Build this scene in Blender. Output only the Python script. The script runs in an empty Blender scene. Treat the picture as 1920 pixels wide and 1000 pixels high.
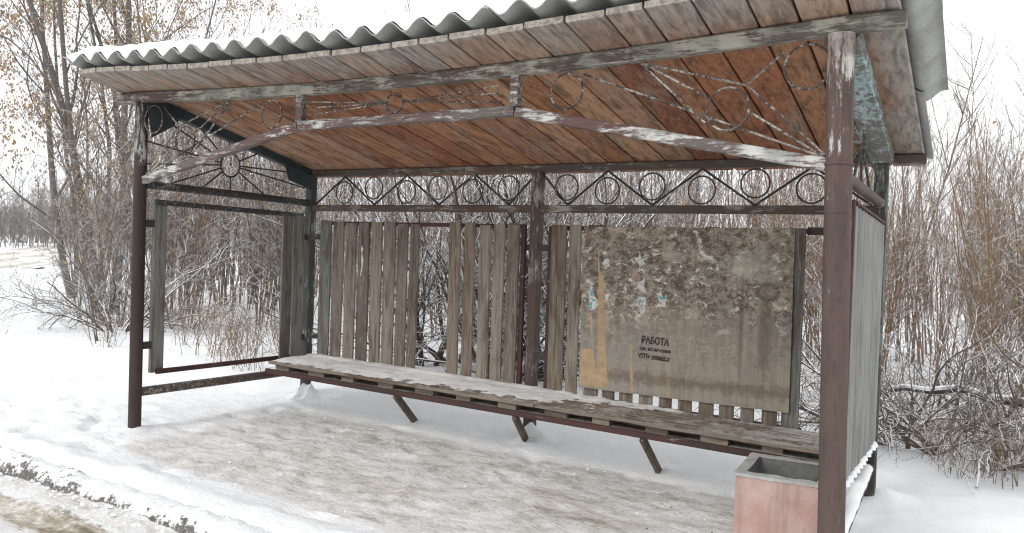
import bpy, math, random
import numpy as np
from mathutils import Vector, Matrix, noise as mnoise

random.seed(7)
rng = np.random.default_rng(7)
R = math.radians
SC = bpy.context.scene
COL = SC.collection

# ------------------------------------------------------------------ camera
cam_d = bpy.data.cameras.new('camera')
cam = bpy.data.objects.new('camera', cam_d)
COL.objects.link(cam)
CAM = Vector((5.841, -4.113, 1.519))
yaw, pitch, roll = R(30.233), R(-1.045), R(1.99)
fw = Vector((-math.sin(yaw) * math.cos(pitch), math.cos(yaw) * math.cos(pitch), math.sin(pitch)))
rt = fw.cross(Vector((0, 0, 1))).normalized()
up = rt.cross(fw)
r2 = rt * math.cos(roll) + up * math.sin(roll)
u2 = up * math.cos(roll) - rt * math.sin(roll)
m = Matrix((r2, u2, -fw)).transposed().to_4x4()
m.translation = CAM
cam.matrix_world = m
cam_d.sensor_width = 36.0
cam_d.lens = 1527.4 / 1920 * 36
cam_d.clip_start = 0.05
cam_d.clip_end = 2000
SC.camera = cam

# ------------------------------------------------------------------ sky, sun, exposure
SUN_EL, SUN_ROT = R(38), R(200)
world = bpy.data.worlds.new('World')
SC.world = world
world.use_nodes = True
wn = world.node_tree
wn.nodes.clear()
w_out = wn.nodes.new('ShaderNodeOutputWorld')
w_bg = wn.nodes.new('ShaderNodeBackground')
w_sky = wn.nodes.new('ShaderNodeTexSky')
w_sky.sky_type = 'NISHITA'
w_sky.sun_disc = False
w_sky.sun_elevation = SUN_EL
w_sky.sun_rotation = SUN_ROT
w_sky.dust_density = 6.0
w_sky.air_density = 1.0
w_hs = wn.nodes.new('ShaderNodeHueSaturation')
w_hs.inputs['Saturation'].default_value = 0.12
w_mix = wn.nodes.new('ShaderNodeMix')
w_mix.data_type = 'RGBA'
w_mix.inputs[0].default_value = 0.8           # closed cloud cover
w_mix.inputs[7].default_value = (10.3, 10.5, 10.75, 1)
wn.links.new(w_sky.outputs[0], w_hs.inputs['Color'])
wn.links.new(w_hs.outputs[0], w_mix.inputs[6])
wn.links.new(w_mix.outputs[2], w_bg.inputs['Color'])
w_bg.inputs['Strength'].default_value = 0.1
wn.links.new(w_bg.outputs[0], w_out.inputs['Surface'])

sun_d = bpy.data.lights.new('sun', 'SUN')
sun_d.energy = 0.6
sun_d.angle = R(25)
sun_d.color = (1.0, 0.97, 0.93)
sun = bpy.data.objects.new('sun', sun_d)
COL.objects.link(sun)
sd = Vector((math.sin(SUN_ROT) * math.cos(SUN_EL), math.cos(SUN_ROT) * math.cos(SUN_EL), math.sin(SUN_EL)))
sun.rotation_euler = sd.to_track_quat('Z', 'Y').to_euler()

SC.view_settings.view_transform = 'Standard'
SC.view_settings.look = 'None'
SC.view_settings.exposure = 0.58
SC.view_settings.gamma = 1.0
SC.render.engine = 'CYCLES'
SC.cycles.use_denoising = True
SC.cycles.pixel_filter_type = 'BLACKMAN_HARRIS'
SC.cycles.filter_width = 1.15
SC.render.filter_size = 1.15
SC.cycles.max_bounces = 8
SC.cycles.diffuse_bounces = 5

# ------------------------------------------------------------------ material helpers
class NT:
    def __init__(s, name, rough=0.85, spec=0.25):
        spec *= 0.35
        s.m = bpy.data.materials.new(name)
        s.m.use_nodes = True
        s.t = s.m.node_tree
        s.b = s.t.nodes['Principled BSDF']
        s.b.inputs['Roughness'].default_value = rough
        s.b.inputs['Specular IOR Level'].default_value = spec
        tc = s.t.nodes.new('ShaderNodeTexCoord')
        s.obj = tc.outputs['Object']

    def n(s, typ, **kw):
        x = s.t.nodes.new(typ)
        for k, v in kw.items():
            setattr(x, k, v)
        return x

    def put(s, sock, v):
        if isinstance(v, bpy.types.NodeSocket):
            s.t.links.new(v, sock)
        elif v is not None:
            if isinstance(v, tuple) and len(v) == 3 and sock.type == 'RGBA':
                v = v + (1,)
            sock.default_value = v

    def mapped(s, scale=(1, 1, 1), loc=(0, 0, 0), vec=None):
        x = s.n('ShaderNodeMapping')
        s.put(x.inputs['Vector'], vec or s.obj)
        x.inputs['Scale'].default_value = scale
        s.put(x.inputs['Location'], loc)
        return x.outputs[0]

    def noise(s, scale, detail=4, rough=0.6, vec=None, dist=0.0):
        x = s.n('ShaderNodeTexNoise')
        s.put(x.inputs['Vector'], vec or s.obj)
        x.inputs['Scale'].default_value = scale
        x.inputs['Detail'].default_value = detail
        x.inputs['Roughness'].default_value = rough
        x.inputs['Distortion'].default_value = dist
        return x.outputs['Fac']

    def voro(s, scale, vec=None, feature='F1'):
        x = s.n('ShaderNodeTexVoronoi', feature=feature)
        s.put(x.inputs['Vector'], vec or s.obj)
        x.inputs['Scale'].default_value = scale
        return x.outputs['Distance']

    def ramp(s, fac, stops, interp='LINEAR'):
        x = s.n('ShaderNodeValToRGB')
        s.put(x.inputs[0], fac)
        cr = x.color_ramp
        cr.interpolation = interp
        while len(cr.elements) < len(stops):
            cr.elements.new(0.5)
        for e, (p, c) in zip(cr.elements, stops):
            e.position = p
            if not isinstance(c, tuple):
                c = (c, c, c)
            e.color = c + (1,)
        return x.outputs[0]

    def mix(s, fac, a, b, mode='MIX'):
        x = s.n('ShaderNodeMix', data_type='RGBA', blend_type=mode)
        s.put(x.inputs[0], fac)
        s.put(x.inputs[6], a)
        s.put(x.inputs[7], b)
        return x.outputs[2]

    def math(s, op, a, b=None, c=None, clamp=False):
        x = s.n('ShaderNodeMath', operation=op, use_clamp=clamp)
        s.put(x.inputs[0], a)
        if b is not None:
            s.put(x.inputs[1], b)
        if c is not None:
            s.put(x.inputs[2], c)
        return x.outputs[0]

    def step(s, v, lo, hi):
        x = s.n('ShaderNodeMapRange', interpolation_type='SMOOTHSTEP')
        s.put(x.inputs[0], v)
        x.inputs[1].default_value = lo
        x.inputs[2].default_value = hi
        return x.outputs[0]

    def attr(s, name):
        x = s.n('ShaderNodeAttribute', attribute_name=name)
        return x.outputs['Fac']

    def xyz(s, vec=None):
        x = s.n('ShaderNodeSeparateXYZ')
        s.put(x.inputs[0], vec or s.obj)
        return x.outputs

    def normal_z(s):
        g = s.n('ShaderNodeNewGeometry')
        return s.xyz(g.outputs['Normal'])[2]

    def bump(s, h, strength=0.3, dist=0.01):
        x = s.n('ShaderNodeBump')
        x.inputs['Strength'].default_value = strength
        x.inputs['Distance'].default_value = dist
        s.put(x.inputs['Height'], h)
        s.t.links.new(x.outputs[0], s.b.inputs['Normal'])

    def color(s, c):
        s.put(s.b.inputs['Base Color'], c)
        return s.m


def mat_peel(name, base, base2, flake, flake2, amount, rust=(0.16, 0.06, 0.03), along=(1, 1, 1), rust_amt=0.72, top=None):
    """old steel paint: two coats, flaking to pale undercoat, some rust"""
    s = NT(name, 0.62, 0.35)
    v = s.mapped(along)
    big = s.noise(2.1, 4, 0.6, s.obj)
    fine = s.noise(38, 8, 0.8, v)
    base_c = s.mix(s.step(s.noise(6, 4, 0.6, v), 0.42, 0.62), base, base2)
    flake_c = s.mix(s.step(s.noise(5, 3, 0.5, s.obj), 0.42, 0.6), flake, flake2)
    f = s.math('ADD', s.math('MULTIPLY', big, 0.5), s.math('MULTIPLY', fine, 0.65))
    if top:
        f = s.math('ADD', f, s.math('MULTIPLY', s.step(s.xyz()[2], top[0], top[1]), top[2]))
    fm = s.step(f, amount - 0.012, amount + 0.045)
    c = s.mix(s.math('MULTIPLY', fm, 0.9), base_c, flake_c)
    rm = s.step(s.math('ADD', s.math('MULTIPLY', s.noise(3.1, 3, 0.6, s.obj), 0.6), s.math('MULTIPLY', s.noise(42, 4, 0.7, v), 0.45)), rust_amt - 0.1, rust_amt)
    c = s.mix(rm, c, rust)
    dirt = s.noise(55, 4, 0.7, v)
    c = s.mix(s.step(dirt, 0.5, 0.75), c, s.mix(0.55, c, (0.04, 0.037, 0.034)))
    s.bump(s.math('ADD', s.math('MULTIPLY', fm, -0.4), fine), 0.5, 0.004)
    return s.color(c)


MAT = {}
AX = (0.16, 1, 1)
AZ = (1, 1, 0.18)
MAT['beam'] = mat_peel('peeling_beam_paint', (0.1, 0.07, 0.062), (0.125, 0.118, 0.1), (0.4, 0.39, 0.335), (0.24, 0.24, 0.205), 0.565, along=AX)
MAT['arch'] = mat_peel('peeling_arch_paint', (0.115, 0.068, 0.064), (0.13, 0.11, 0.1), (0.55, 0.55, 0.52), (0.3, 0.31, 0.3), 0.578, along=AX)
MAT['post_worn'] = mat_peel('maroon_post_paint', (0.06, 0.042, 0.039), (0.042, 0.034, 0.033), (0.42, 0.42, 0.41), (0.22, 0.22, 0.22), 0.7, along=AZ, rust_amt=0.74, top=(1.5, 2.5, 0.1))
MAT['post_maroon'] = mat_peel('maroon_pipe_paint', (0.112, 0.079, 0.069), (0.085, 0.063, 0.056), (0.55, 0.53, 0.5), (0.3, 0.25, 0.23), 0.665, along=AZ, rust_amt=0.71, top=(1.9, 2.6, 0.16))
MAT['dark'] = mat_peel('dark_weathered_paint', (0.06, 0.05, 0.047), (0.05, 0.058, 0.057), (0.26, 0.28, 0.26), (0.13, 0.16, 0.16), 0.62, along=AX)
MAT['rail'] = mat_peel('brown_rail_paint', (0.1, 0.07, 0.06), (0.085, 0.075, 0.065), (0.34, 0.32, 0.28), (0.2, 0.2, 0.18), 0.61, along=AX)
MAT['dark_post'] = mat_peel('dark_weathered_post_paint', (0.06, 0.05, 0.047), (0.05, 0.058, 0.057), (0.26, 0.28, 0.26), (0.13, 0.16, 0.16), 0.63, along=AZ)
MAT['rail_post'] = mat_peel('brown_post_paint', (0.09, 0.066, 0.058), (0.075, 0.068, 0.06), (0.32, 0.31, 0.28), (0.2, 0.2, 0.18), 0.61, along=AZ)
MAT['teal'] = mat_peel('dark_teal_paint', (0.035, 0.05, 0.055), (0.05, 0.06, 0.062), (0.12, 0.16, 0.16), (0.08, 0.1, 0.1), 0.68, along=AX)
MAT['patina'] = mat_peel('pale_teal_patina', (0.17, 0.16, 0.145), (0.13, 0.12, 0.11), (0.4, 0.5, 0.5), (0.32, 0.43, 0.44), 0.61, along=(1, 0.5, 1))
MAT['iron'] = mat_peel('thin_rod_paint', (0.055, 0.043, 0.04), (0.075, 0.06, 0.055), (0.46, 0.44, 0.41), (0.3, 0.27, 0.25), 0.585)
MAT['redsteel'] = mat_peel('oxide_red_angle_paint', (0.075, 0.041, 0.038), (0.055, 0.036, 0.034), (0.3, 0.27, 0.25), (0.2, 0.16, 0.14), 0.68, along=AX)


def mat_plank(name, axis, cols, grey=None, grain=26, g_a=(0.38, 0.355, 0.32), g_b=(0.16, 0.145, 0.13)):
    """sawn boards: tone per board (attribute), grain along `axis`, knots, blotches, weathering"""
    s = NT(name, 0.88, 0.15)
    pr = s.attr('plank')
    sc = [1.0, 1.0, 1.0]
    sc[axis] = 0.055
    off = s.n('ShaderNodeCombineXYZ')
    for i in range(3):
        s.put(off.inputs[i], s.math('MULTIPLY', pr, 13.7 + 5 * i))
    vec = s.mapped(tuple(sc), off.outputs[0])
    c = s.ramp(pr, [(i / (len(cols) - 1), k) for i, k in enumerate(cols)])
    g1 = s.noise(grain, 6, 0.7, vec, 0.6)
    g2 = s.noise(grain * 4, 3, 0.6, vec)
    sc2 = [2.2, 2.2, 2.2]
    sc2[axis] = 0.7
    bl = s.noise(1.9, 4, 0.62, s.mapped(tuple(sc2), off.outputs[0]), 0.9)
    c = s.mix(s.step(g1, 0.42, 0.66), c, s.mix(0.6, c, (0.045, 0.034, 0.027)))
    c = s.mix(s.math('MULTIPLY', s.step(g2, 0.52, 0.72), 0.35), c, (0.5, 0.45, 0.4))
    c = s.mix(s.math('MULTIPLY', s.step(bl, 0.5, 0.68), 0.62), c, (0.075, 0.045, 0.033))
    sck = [3.2, 3.2, 3.2]
    sck[axis] = 1.5
    kn = s.voro(1.0, s.mapped(tuple(sck), off.outputs[0]))
    c = s.mix(s.math('MULTIPLY', s.step(kn, 0.11, 0.03), 0.6), c, (0.06, 0.032, 0.022))
    if grey:
        wz = grey(s)
        gc = s.mix(s.step(g1, 0.35, 0.7), g_a, g_b)
        c = s.mix(wz, c, gc)
    s.bump(s.math('ADD', g1, s.math('MULTIPLY', g2, 0.4)), 0.45, 0.004)
    return s.color(c)


def soffit_grey(s):
    y = s.math('ADD', s.xyz()[1], 0.95)      # the shelter's origin lies 0.95 m behind its front
    n = s.noise(3.0, 4, 0.65, s.mapped((1.5, 0.6, 1)))
    v = s.math('ADD', y, s.math('MULTIPLY', s.math('SUBTRACT', n, 0.5), 0.9))
    front = s.step(v, 0.22, -0.3)
    bleach = s.math('MULTIPLY', s.step(s.noise(1.5, 5, 0.7, s.mapped((2.2, 0.8, 1), (4, 2, 1))), 0.5, 0.72), 0.5)
    var = s.step(s.math('ADD', s.math('FRACT', s.math('MULTIPLY', s.attr('plank'), 7.3)), s.math('MULTIPLY', s.math('SUBTRACT', n, 0.5), 1.2)), -0.2, 0.8)
    side = s.step(s.math('ADD', s.xyz()[0], s.math('MULTIPLY', s.math('SUBTRACT', n, 0.5), 0.4)), 2.55, 2.85)
    w = s.math('MAXIMUM', s.math('MULTIPLY', s.math('MAXIMUM', front, side), s.math('MULTIPLY_ADD', var, 0.42, 0.55)), bleach)
    return s.math('MAXIMUM', w, s.math('MULTIPLY', s.step(y, -0.33, -0.36), 0.95))


MAT['soffit'] = mat_plank('roof_boards', 1, [(0.34, 0.155, 0.08), (0.43, 0.22, 0.12), (0.25, 0.105, 0.06), (0.45, 0.265, 0.165), (0.36, 0.17, 0.095), (0.4, 0.26, 0.18), (0.29, 0.115, 0.068), (0.46, 0.225, 0.115)], soffit_grey)
MAT['slat'] = mat_plank('weathered_slats', 2, [(0.19, 0.163, 0.133), (0.28, 0.243, 0.2), (0.145, 0.125, 0.105), (0.25, 0.223, 0.188), (0.2, 0.162, 0.125)], None, 30)
MAT['slat_grey'] = mat_plank('silver_grey_boards', 2, [(0.2, 0.2, 0.185), (0.165, 0.165, 0.155), (0.225, 0.22, 0.2)], None, 30)
def bench_dust(s):
    n = s.math('ADD', s.math('MULTIPLY', s.noise(5, 6, 0.75), 0.55), s.math('MULTIPLY', s.noise(26, 6, 0.75), 0.45))
    x = s.xyz()[0]
    n = s.math('ADD', n, s.math('MULTIPLY', s.step(x, 1.4, 2.2), 0.07))
    return s.math('MULTIPLY', s.step(n, 0.46, 0.6), s.math('MULTIPLY', s.step(s.normal_z(), 0.7, 0.9), 0.6))


MAT['bench'] = mat_plank('bench_boards', 0, [(0.23, 0.19, 0.15), (0.19, 0.165, 0.135), (0.26, 0.215, 0.17)], bench_dust, 30, (0.66, 0.66, 0.65), (0.5, 0.49, 0.47))


def mk_slate():
    s = NT('grey_slate_sheet', 0.9, 0.15)
    n = s.noise(5, 5, 0.65)
    n2 = s.noise(40, 4, 0.7)
    c = s.ramp(n, [(0.3, (0.25, 0.255, 0.245)), (0.55, (0.37, 0.375, 0.36)), (0.75, (0.43, 0.43, 0.41))])
    c = s.mix(s.math('MULTIPLY', s.step(n2, 0.52, 0.7), 0.4), c, (0.13, 0.135, 0.12))
    c = s.mix(s.math('MULTIPLY', s.step(s.noise(3, 4, 0.7, s.mapped((3, 0.5, 1))), 0.55, 0.7), 0.4), c, (0.17, 0.175, 0.15))
    s.bump(n2, 0.4, 0.003)
    return s.color(c)


MAT['slate'] = mk_slate()


def mk_corr():
    s = NT('grey_corrugated_wall', 0.7, 0.3)
    n = s.noise(4, 5, 0.65, s.mapped((1, 3, 0.5)))
    c = s.ramp(n, [(0.3, (0.175, 0.175, 0.165)), (0.55, (0.26, 0.26, 0.245)), (0.75, (0.31, 0.31, 0.295))])
    st = s.noise(9, 4, 0.7, s.mapped((1, 5, 0.25)))
    c = s.mix(s.math('MULTIPLY', s.step(st, 0.55, 0.72), 0.4), c, (0.2, 0.2, 0.19))
    z = s.xyz()[2]
    return s.color(c)


MAT['corr'] = mk_corr()


def mk_snow():
    s = NT('fresh_snow', 0.75, 0.2)
    n = s.noise(38, 6, 0.72)
    n2 = s.noise(6, 4, 0.6)
    c = s.ramp(n2, [(0.35, (0.86, 0.875, 0.89)), (0.65, (0.9, 0.905, 0.91))])
    s.bump(s.math('ADD', n, s.math('MULTIPLY', n2, 1.5)), 0.35, 0.012)
    s.b.inputs['Subsurface Weight'].default_value = 0.0
    return s.color(c)


MAT['snow'] = mk_snow()


def mk_bench_snow():
    s = NT('grey_bench_snow', 0.75, 0.2)  # greyer than the fresh snow, with brownish specks
    n = s.noise(30, 5, 0.7)
    c = s.ramp(s.noise(5, 4, 0.65), [(0.35, (0.6, 0.6, 0.59)), (0.7, (0.78, 0.78, 0.78))])
    c = s.mix(s.math('MULTIPLY', s.step(n, 0.58, 0.75), 0.3), c, (0.45, 0.42, 0.38))
    s.bump(n, 0.4, 0.006)
    return s.color(c)


MAT['bench_snow'] = mk_bench_snow()


def mk_ground():
    s = NT('snowy_ground', 0.7, 0.25)
    worn = s.attr('worn')
    n_big = s.noise(1.3, 6, 0.7, s.mapped((0.7, 1.4, 1)), 0.3)
    n_mid = s.noise(9, 8, 0.72, s.mapped((0.55, 1.2, 1)))
    n_lo = s.noise(2.6, 6, 0.7, s.mapped((0.6, 1.4, 1), (5, 2, 0)), 0.3)
    n_fine = s.noise(34, 6, 0.75, s.mapped((0.7, 1.1, 1)))
    snow = s.ramp(s.noise(2.2, 4, 0.6), [(0.3, (0.84, 0.855, 0.875)), (0.7, (0.9, 0.905, 0.91))])
    n_gr = s.noise(80, 5, 0.8, s.mapped((0.6, 1.1, 1)))
    m = s.math('ADD', s.math('ADD', s.math('MULTIPLY', n_mid, 0.35), s.math('MULTIPLY', n_gr, 0.2)), s.math('ADD', s.math('MULTIPLY', n_lo, 0.2), s.math('MULTIPLY', n_fine, 0.25)))
    ice = s.ramp(m, [(0.39, (0.27, 0.25, 0.225)), (0.445, (0.51, 0.495, 0.465)), (0.49, (0.665, 0.655, 0.635)), (0.535, (0.775, 0.77, 0.765)), (0.59, (0.87, 0.87, 0.87))])
    br = s.step(s.noise(1.4, 6, 0.7, s.mapped((0.8, 1.3, 1), (3.1, 1.7, 0)), 0.3), 0.48, 0.64)
    ice = s.mix(s.math('MULTIPLY', br, 0.3), ice, s.mix(s.step(n_mid, 0.4, 0.6), (0.27, 0.215, 0.155), (0.56, 0.49, 0.4)))
    ice = s.mix(s.math('MULTIPLY', s.step(n_fine, 0.6, 0.68), 0.5), ice, (0.2, 0.17, 0.14))
    w2 = s.math('ADD', worn, s.math('ADD', s.math('MULTIPLY', s.math('SUBTRACT', n_big, 0.5), 0.9), s.math('ADD', s.math('MULTIPLY', s.math('SUBTRACT', n_mid, 0.5), 0.7), s.math('MULTIPLY', s.math('SUBTRACT', n_fine, 0.5), 0.5))))
    f = s.step(w2, 0.25, 0.72)
    c = s.mix(f, snow, ice)
    # soil specks and old tracks on the open snow
    sp = s.step(s.noise(19, 6, 0.78, s.mapped((0.5, 1, 1))), 0.6, 0.72)
    c = s.mix(s.math('MULTIPLY', sp, s.math('MULTIPLY', s.step(n_big, 0.45, 0.65), 0.3)), c, (0.42, 0.39, 0.35))
    s.bump(s.math('ADD', s.math('MULTIPLY', n_mid, 1.6), s.math('MULTIPLY', n_fine, 0.9)), 0.55, 0.025)
    return s.color(c)


MAT['ground'] = mk_ground()


def mk_road():
    s = NT('slushy_road', 0.6, 0.35)
    rut = s.attr('rut')
    n = s.noise(2.0, 6, 0.7, s.mapped((0.6, 1.6, 1)), 0.3)
    nm = s.noise(9, 7, 0.75, s.mapped((0.6, 1.2, 1)))
    nf = s.noise(32, 6, 0.78)
    m = s.math('ADD', s.math('MULTIPLY', n, 0.35), s.math('ADD', s.math('MULTIPLY', nm, 0.4), s.math('MULTIPLY', nf, 0.25)))
    mud = s.ramp(m, [(0.38, (0.13, 0.11, 0.085)), (0.45, (0.33, 0.285, 0.22)), (0.51, (0.52, 0.47, 0.39)), (0.57, (0.78, 0.76, 0.72))])
    slush = s.ramp(m, [(0.38, (0.4, 0.37, 0.33)), (0.45, (0.7, 0.68, 0.65)), (0.54, (0.86, 0.86, 0.86))])
    f = s.step(s.math('ADD', rut, s.math('MULTIPLY', s.math('SUBTRACT', m, 0.5), -2.4)), 0.25, 0.6)
    c = s.mix(f, slush, mud)
    s.bump(s.math('ADD', nm, nf), 0.7, 0.03)
    return s.color(c)


MAT['road'] = mk_road()


def mk_kerb():
    s = NT('dirty_kerb_concrete', 0.9, 0.2)
    n = s.noise(7, 6, 0.75)
    nf = s.noise(30, 5, 0.75)
    c = s.ramp(nf, [(0.3, (0.1, 0.095, 0.085)), (0.55, (0.2, 0.19, 0.175)), (0.75, (0.36, 0.35, 0.33))])
    z = s.normal_z()
    n0 = s.noise(1.6, 5, 0.75)
    snow = s.step(s.math('ADD', s.math('MULTIPLY', z, 0.16), s.math('ADD', s.math('MULTIPLY', n0, 0.5), s.math('ADD', s.math('MULTIPLY', n, 0.35), s.math('MULTIPLY', nf, 0.3)))), 0.64, 0.69)
    c = s.mix(snow, c, (0.86, 0.87, 0.88))
    s.bump(s.math('ADD', n, nf), 0.8, 0.02)
    return s.color(c)


MAT['kerb'] = mk_kerb()


def mk_bin():
    s = NT('worn_pink_paint', 0.88, 0.15)
    n = s.noise(4.5, 5, 0.68)
    nf = s.noise(28, 5, 0.72)
    c = s.ramp(n, [(0.3, (0.34, 0.205, 0.175)), (0.5, (0.4, 0.27, 0.24)), (0.68, (0.44, 0.335, 0.305))])
    c = s.mix(s.math('MULTIPLY', s.step(nf, 0.56, 0.72), 0.5), c, (0.36, 0.26, 0.22))
    c = s.mix(s.step(s.noise(13, 4, 0.7, s.mapped((1, 1, 0.5))), 0.69, 0.73), c, (0.72, 0.62, 0.58))
    c = s.mix(s.math('MULTIPLY', s.step(s.noise(8, 5, 0.7, s.mapped((1, 1, 1), (2, 5, 1))), 0.58, 0.68), 0.55), c, (0.3, 0.25, 0.22))
    c = s.mix(s.step(s.noise(6, 7, 0.8, s.mapped((1, 1, 1), (1, 9, 3))), 0.6, 0.64), c, (0.4, 0.375, 0.35))
    c = s.mix(s.math('MULTIPLY', s.step(s.noise(5, 5, 0.7, s.mapped((3, 3, 0.3))), 0.5, 0.62), 0.5), c, (0.24, 0.19, 0.165))
    s.bump(s.math('ADD', nf, n), 0.6, 0.006)
    return s.color(c)


MAT['bin'] = mk_bin()


def mk_conc():
    s = NT('bare_concrete', 0.92, 0.15)
    n = s.noise(9, 5, 0.7)
    nf = s.noise(60, 4, 0.7)
    c = s.ramp(n, [(0.3, (0.25, 0.245, 0.235)), (0.6, (0.4, 0.395, 0.38)), (0.8, (0.5, 0.495, 0.48))])
    c = s.mix(s.math('MULTIPLY', s.step(nf, 0.55, 0.7), 0.4), c, (0.16, 0.155, 0.15))
    s.bump(s.math('ADD', n, nf), 0.4, 0.004)
    return s.color(c)


MAT['conc'] = mk_conc()


def mk_board():
    """plywood notice board: glue and paper residue above, bare grey-brown veneer below"""
    s = NT('grimy_plywood', 0.85, 0.2)
    o = s.xyz()
    x, z = o[0], o[2]        # local: x 0..1.63, z 0..1.29
    grain = s.noise(26, 6, 0.7, s.mapped((1, 1, 0.07)), 0.4)
    hor = s.noise(20, 4, 0.7, s.mapped((0.12, 1, 1)))
    mid = s.noise(14, 8, 0.8, s.mapped((1, 1, 1.25)), 0.2)
    fine = s.noise(45, 6, 0.78, s.mapped((0.8, 1, 1.1)), 0.3)
    low = s.noise(1.7, 4, 0.6, s.mapped((1, 1, 1), (2.3, 0, 1.2)))
    base = s.mix(s.step(grain, 0.4, 0.65), (0.315, 0.28, 0.23), (0.24, 0.212, 0.178))
    base = s.mix(s.math('MULTIPLY', s.step(low, 0.42, 0.66), 0.6), base, (0.27, 0.26, 0.237))
    base = s.mix(s.math('MULTIPLY', s.step(hor, 0.52, 0.68), 0.3), base, (0.17, 0.145, 0.115))
    # residue zone in the upper part
    v = s.math('ADD', z, s.math('ADD', s.math('MULTIPLY', x, -0.06), s.math('MULTIPLY', s.math('SUBTRACT', low, 0.5), 0.7)))
    zone = s.math('MULTIPLY_ADD', s.step(v, 0.42, 0.72), 0.72, s.math('MULTIPLY', s.step(v, 0.05, 0.5), 0.28))
    dark = s.math('MULTIPLY', s.step(s.math('ADD', s.math('MULTIPLY', mid, 0.6), s.math('MULTIPLY', fine, 0.4)), 0.46, 0.53), zone)
    c = s.mix(s.math('MULTIPLY', dark, 0.85), base, (0.085, 0.06, 0.042))
    tan = s.math('MULTIPLY', s.step(s.math('ADD', s.math('MULTIPLY', s.noise(6, 6, 0.72, s.mapped((1, 1, 1), (7, 3, 2)), 0.3), 0.6), s.math('MULTIPLY', fine, 0.4)), 0.515, 0.58), zone)
    c = s.mix(s.math('MULTIPLY', tan, 0.8), c, (0.45, 0.385, 0.305))
    pale = s.math('MULTIPLY', s.step(s.math('ADD', s.math('MULTIPLY', s.noise(11, 6, 0.74, s.mapped((1, 1, 1.3), (1, 8, 4)), 0.4), 0.65), s.math('MULTIPLY', fine, 0.35)), 0.545, 0.585), zone)
    c = s.mix(s.math('MULTIPLY', pale, 0.9), c, (0.66, 0.63, 0.57))
    # pale worn patch at upper right, soot drips at right, damp band at the foot
    def blob(cx, cz, rx, rz, lo=1.0, hi=0.2, jit=0.8):
        dx = s.math('DIVIDE', s.math('SUBTRACT', x, cx), rx)
        dz = s.math('DIVIDE', s.math('SUBTRACT', z, cz), rz)
        d = s.math('SQRT', s.math('ADD', s.math('MULTIPLY', dx, dx), s.math('MULTIPLY', dz, dz)))
        return s.step(s.math('ADD', d, s.math('MULTIPLY', s.math('SUBTRACT', mid, 0.5), jit)), lo, hi)
    c = s.mix(s.math('MULTIPLY', s.step(s.math('ADD', s.math('MULTIPLY', s.noise(8, 8, 0.8, s.mapped((1, 1, 1), (3, 1, 9))), 0.6), s.math('MULTIPLY', fine, 0.4)), 0.53, 0.6), 0.4), c, (0.34, 0.31, 0.26))
    c = s.mix(s.math('MULTIPLY', s.step(s.math('ADD', s.math('MULTIPLY', s.noise(5, 8, 0.8, s.mapped((1, 1, 0.8), (8, 1, 2))), 0.6), s.math('MULTIPLY', fine, 0.4)), 0.53, 0.6), 0.45), c, (0.11, 0.085, 0.062))
    c = s.mix(s.math('MULTIPLY', blob(1.28, 1.03, 0.2, 0.16), 0.5), c, (0.5, 0.485, 0.42))
    c = s.mix(s.math('MULTIPLY', blob(1.45, 0.98, 0.16, 0.3), 0.4), c, (0.36, 0.335, 0.28))
    c = s.mix(s.math('MULTIPLY', blob(1.44, 0.55, 0.055, 0.42, 1.1, 0.4, 2.2), 0.5), c, (0.075, 0.062, 0.05))
    c = s.mix(s.math('MULTIPLY', blob(1.27, 0.55, 0.018, 0.42, 1.2, 0.5, 2.6), 0.5), c, (0.09, 0.072, 0.056))
    c = s.mix(s.math('MULTIPLY', blob(0.8, 0.86, 0.05, 0.06, 1.0, 0.6, 0.8), 0.7), c, (0.075, 0.065, 0.055))
    # ring-shaped stain
    dx = s.math('DIVIDE', s.math('SUBTRACT', x, 1.45), 0.072)
    dz = s.math('DIVIDE', s.math('SUBTRACT', z, 0.84), 0.055)
    d = s.math('ABSOLUTE', s.math('SUBTRACT', s.math('SQRT', s.math('ADD', s.math('MULTIPLY', dx, dx), s.math('MULTIPLY', dz, dz))), 1.0))
    c = s.mix(s.math('MULTIPLY', s.step(s.math('ADD', d, s.math('MULTIPLY', s.math('SUBTRACT', mid, 0.5), 0.9)), 0.4, 0.1), 0.65), c, (0.09, 0.078, 0.062))
    damp = s.math('MULTIPLY', s.step(s.math('ABSOLUTE', s.math('SUBTRACT', s.math('ADD', z, s.math('MULTIPLY', s.math('SUBTRACT', mid, 0.5), 0.25)), 0.13)), 0.07, 0.01), 0.55)
    c = s.mix(damp, c, (0.125, 0.082, 0.055))
    s.bump(s.math('ADD', s.math('ADD', mid, s.math('MULTIPLY', pale, 0.4)), fine), 0.4, 0.004)
    return s.color(c)


MAT['board'] = mk_board()


def flat_mat(name, c, var=0.25, scale=25, rough=0.85, torn=None):
    s = NT(name, rough, 0.2)
    n = s.noise(scale, 4, 0.65)
    if torn:      # holes worn right through the thin sheet
        s.put(s.b.inputs['Alpha'], s.math('GREATER_THAN', s.noise(torn[0], 5, 0.75), torn[1]))
    return s.color(s.mix(s.math('MULTIPLY', s.step(n, 0.35, 0.7), var), c, tuple(k * 0.45 for k in c)))


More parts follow.
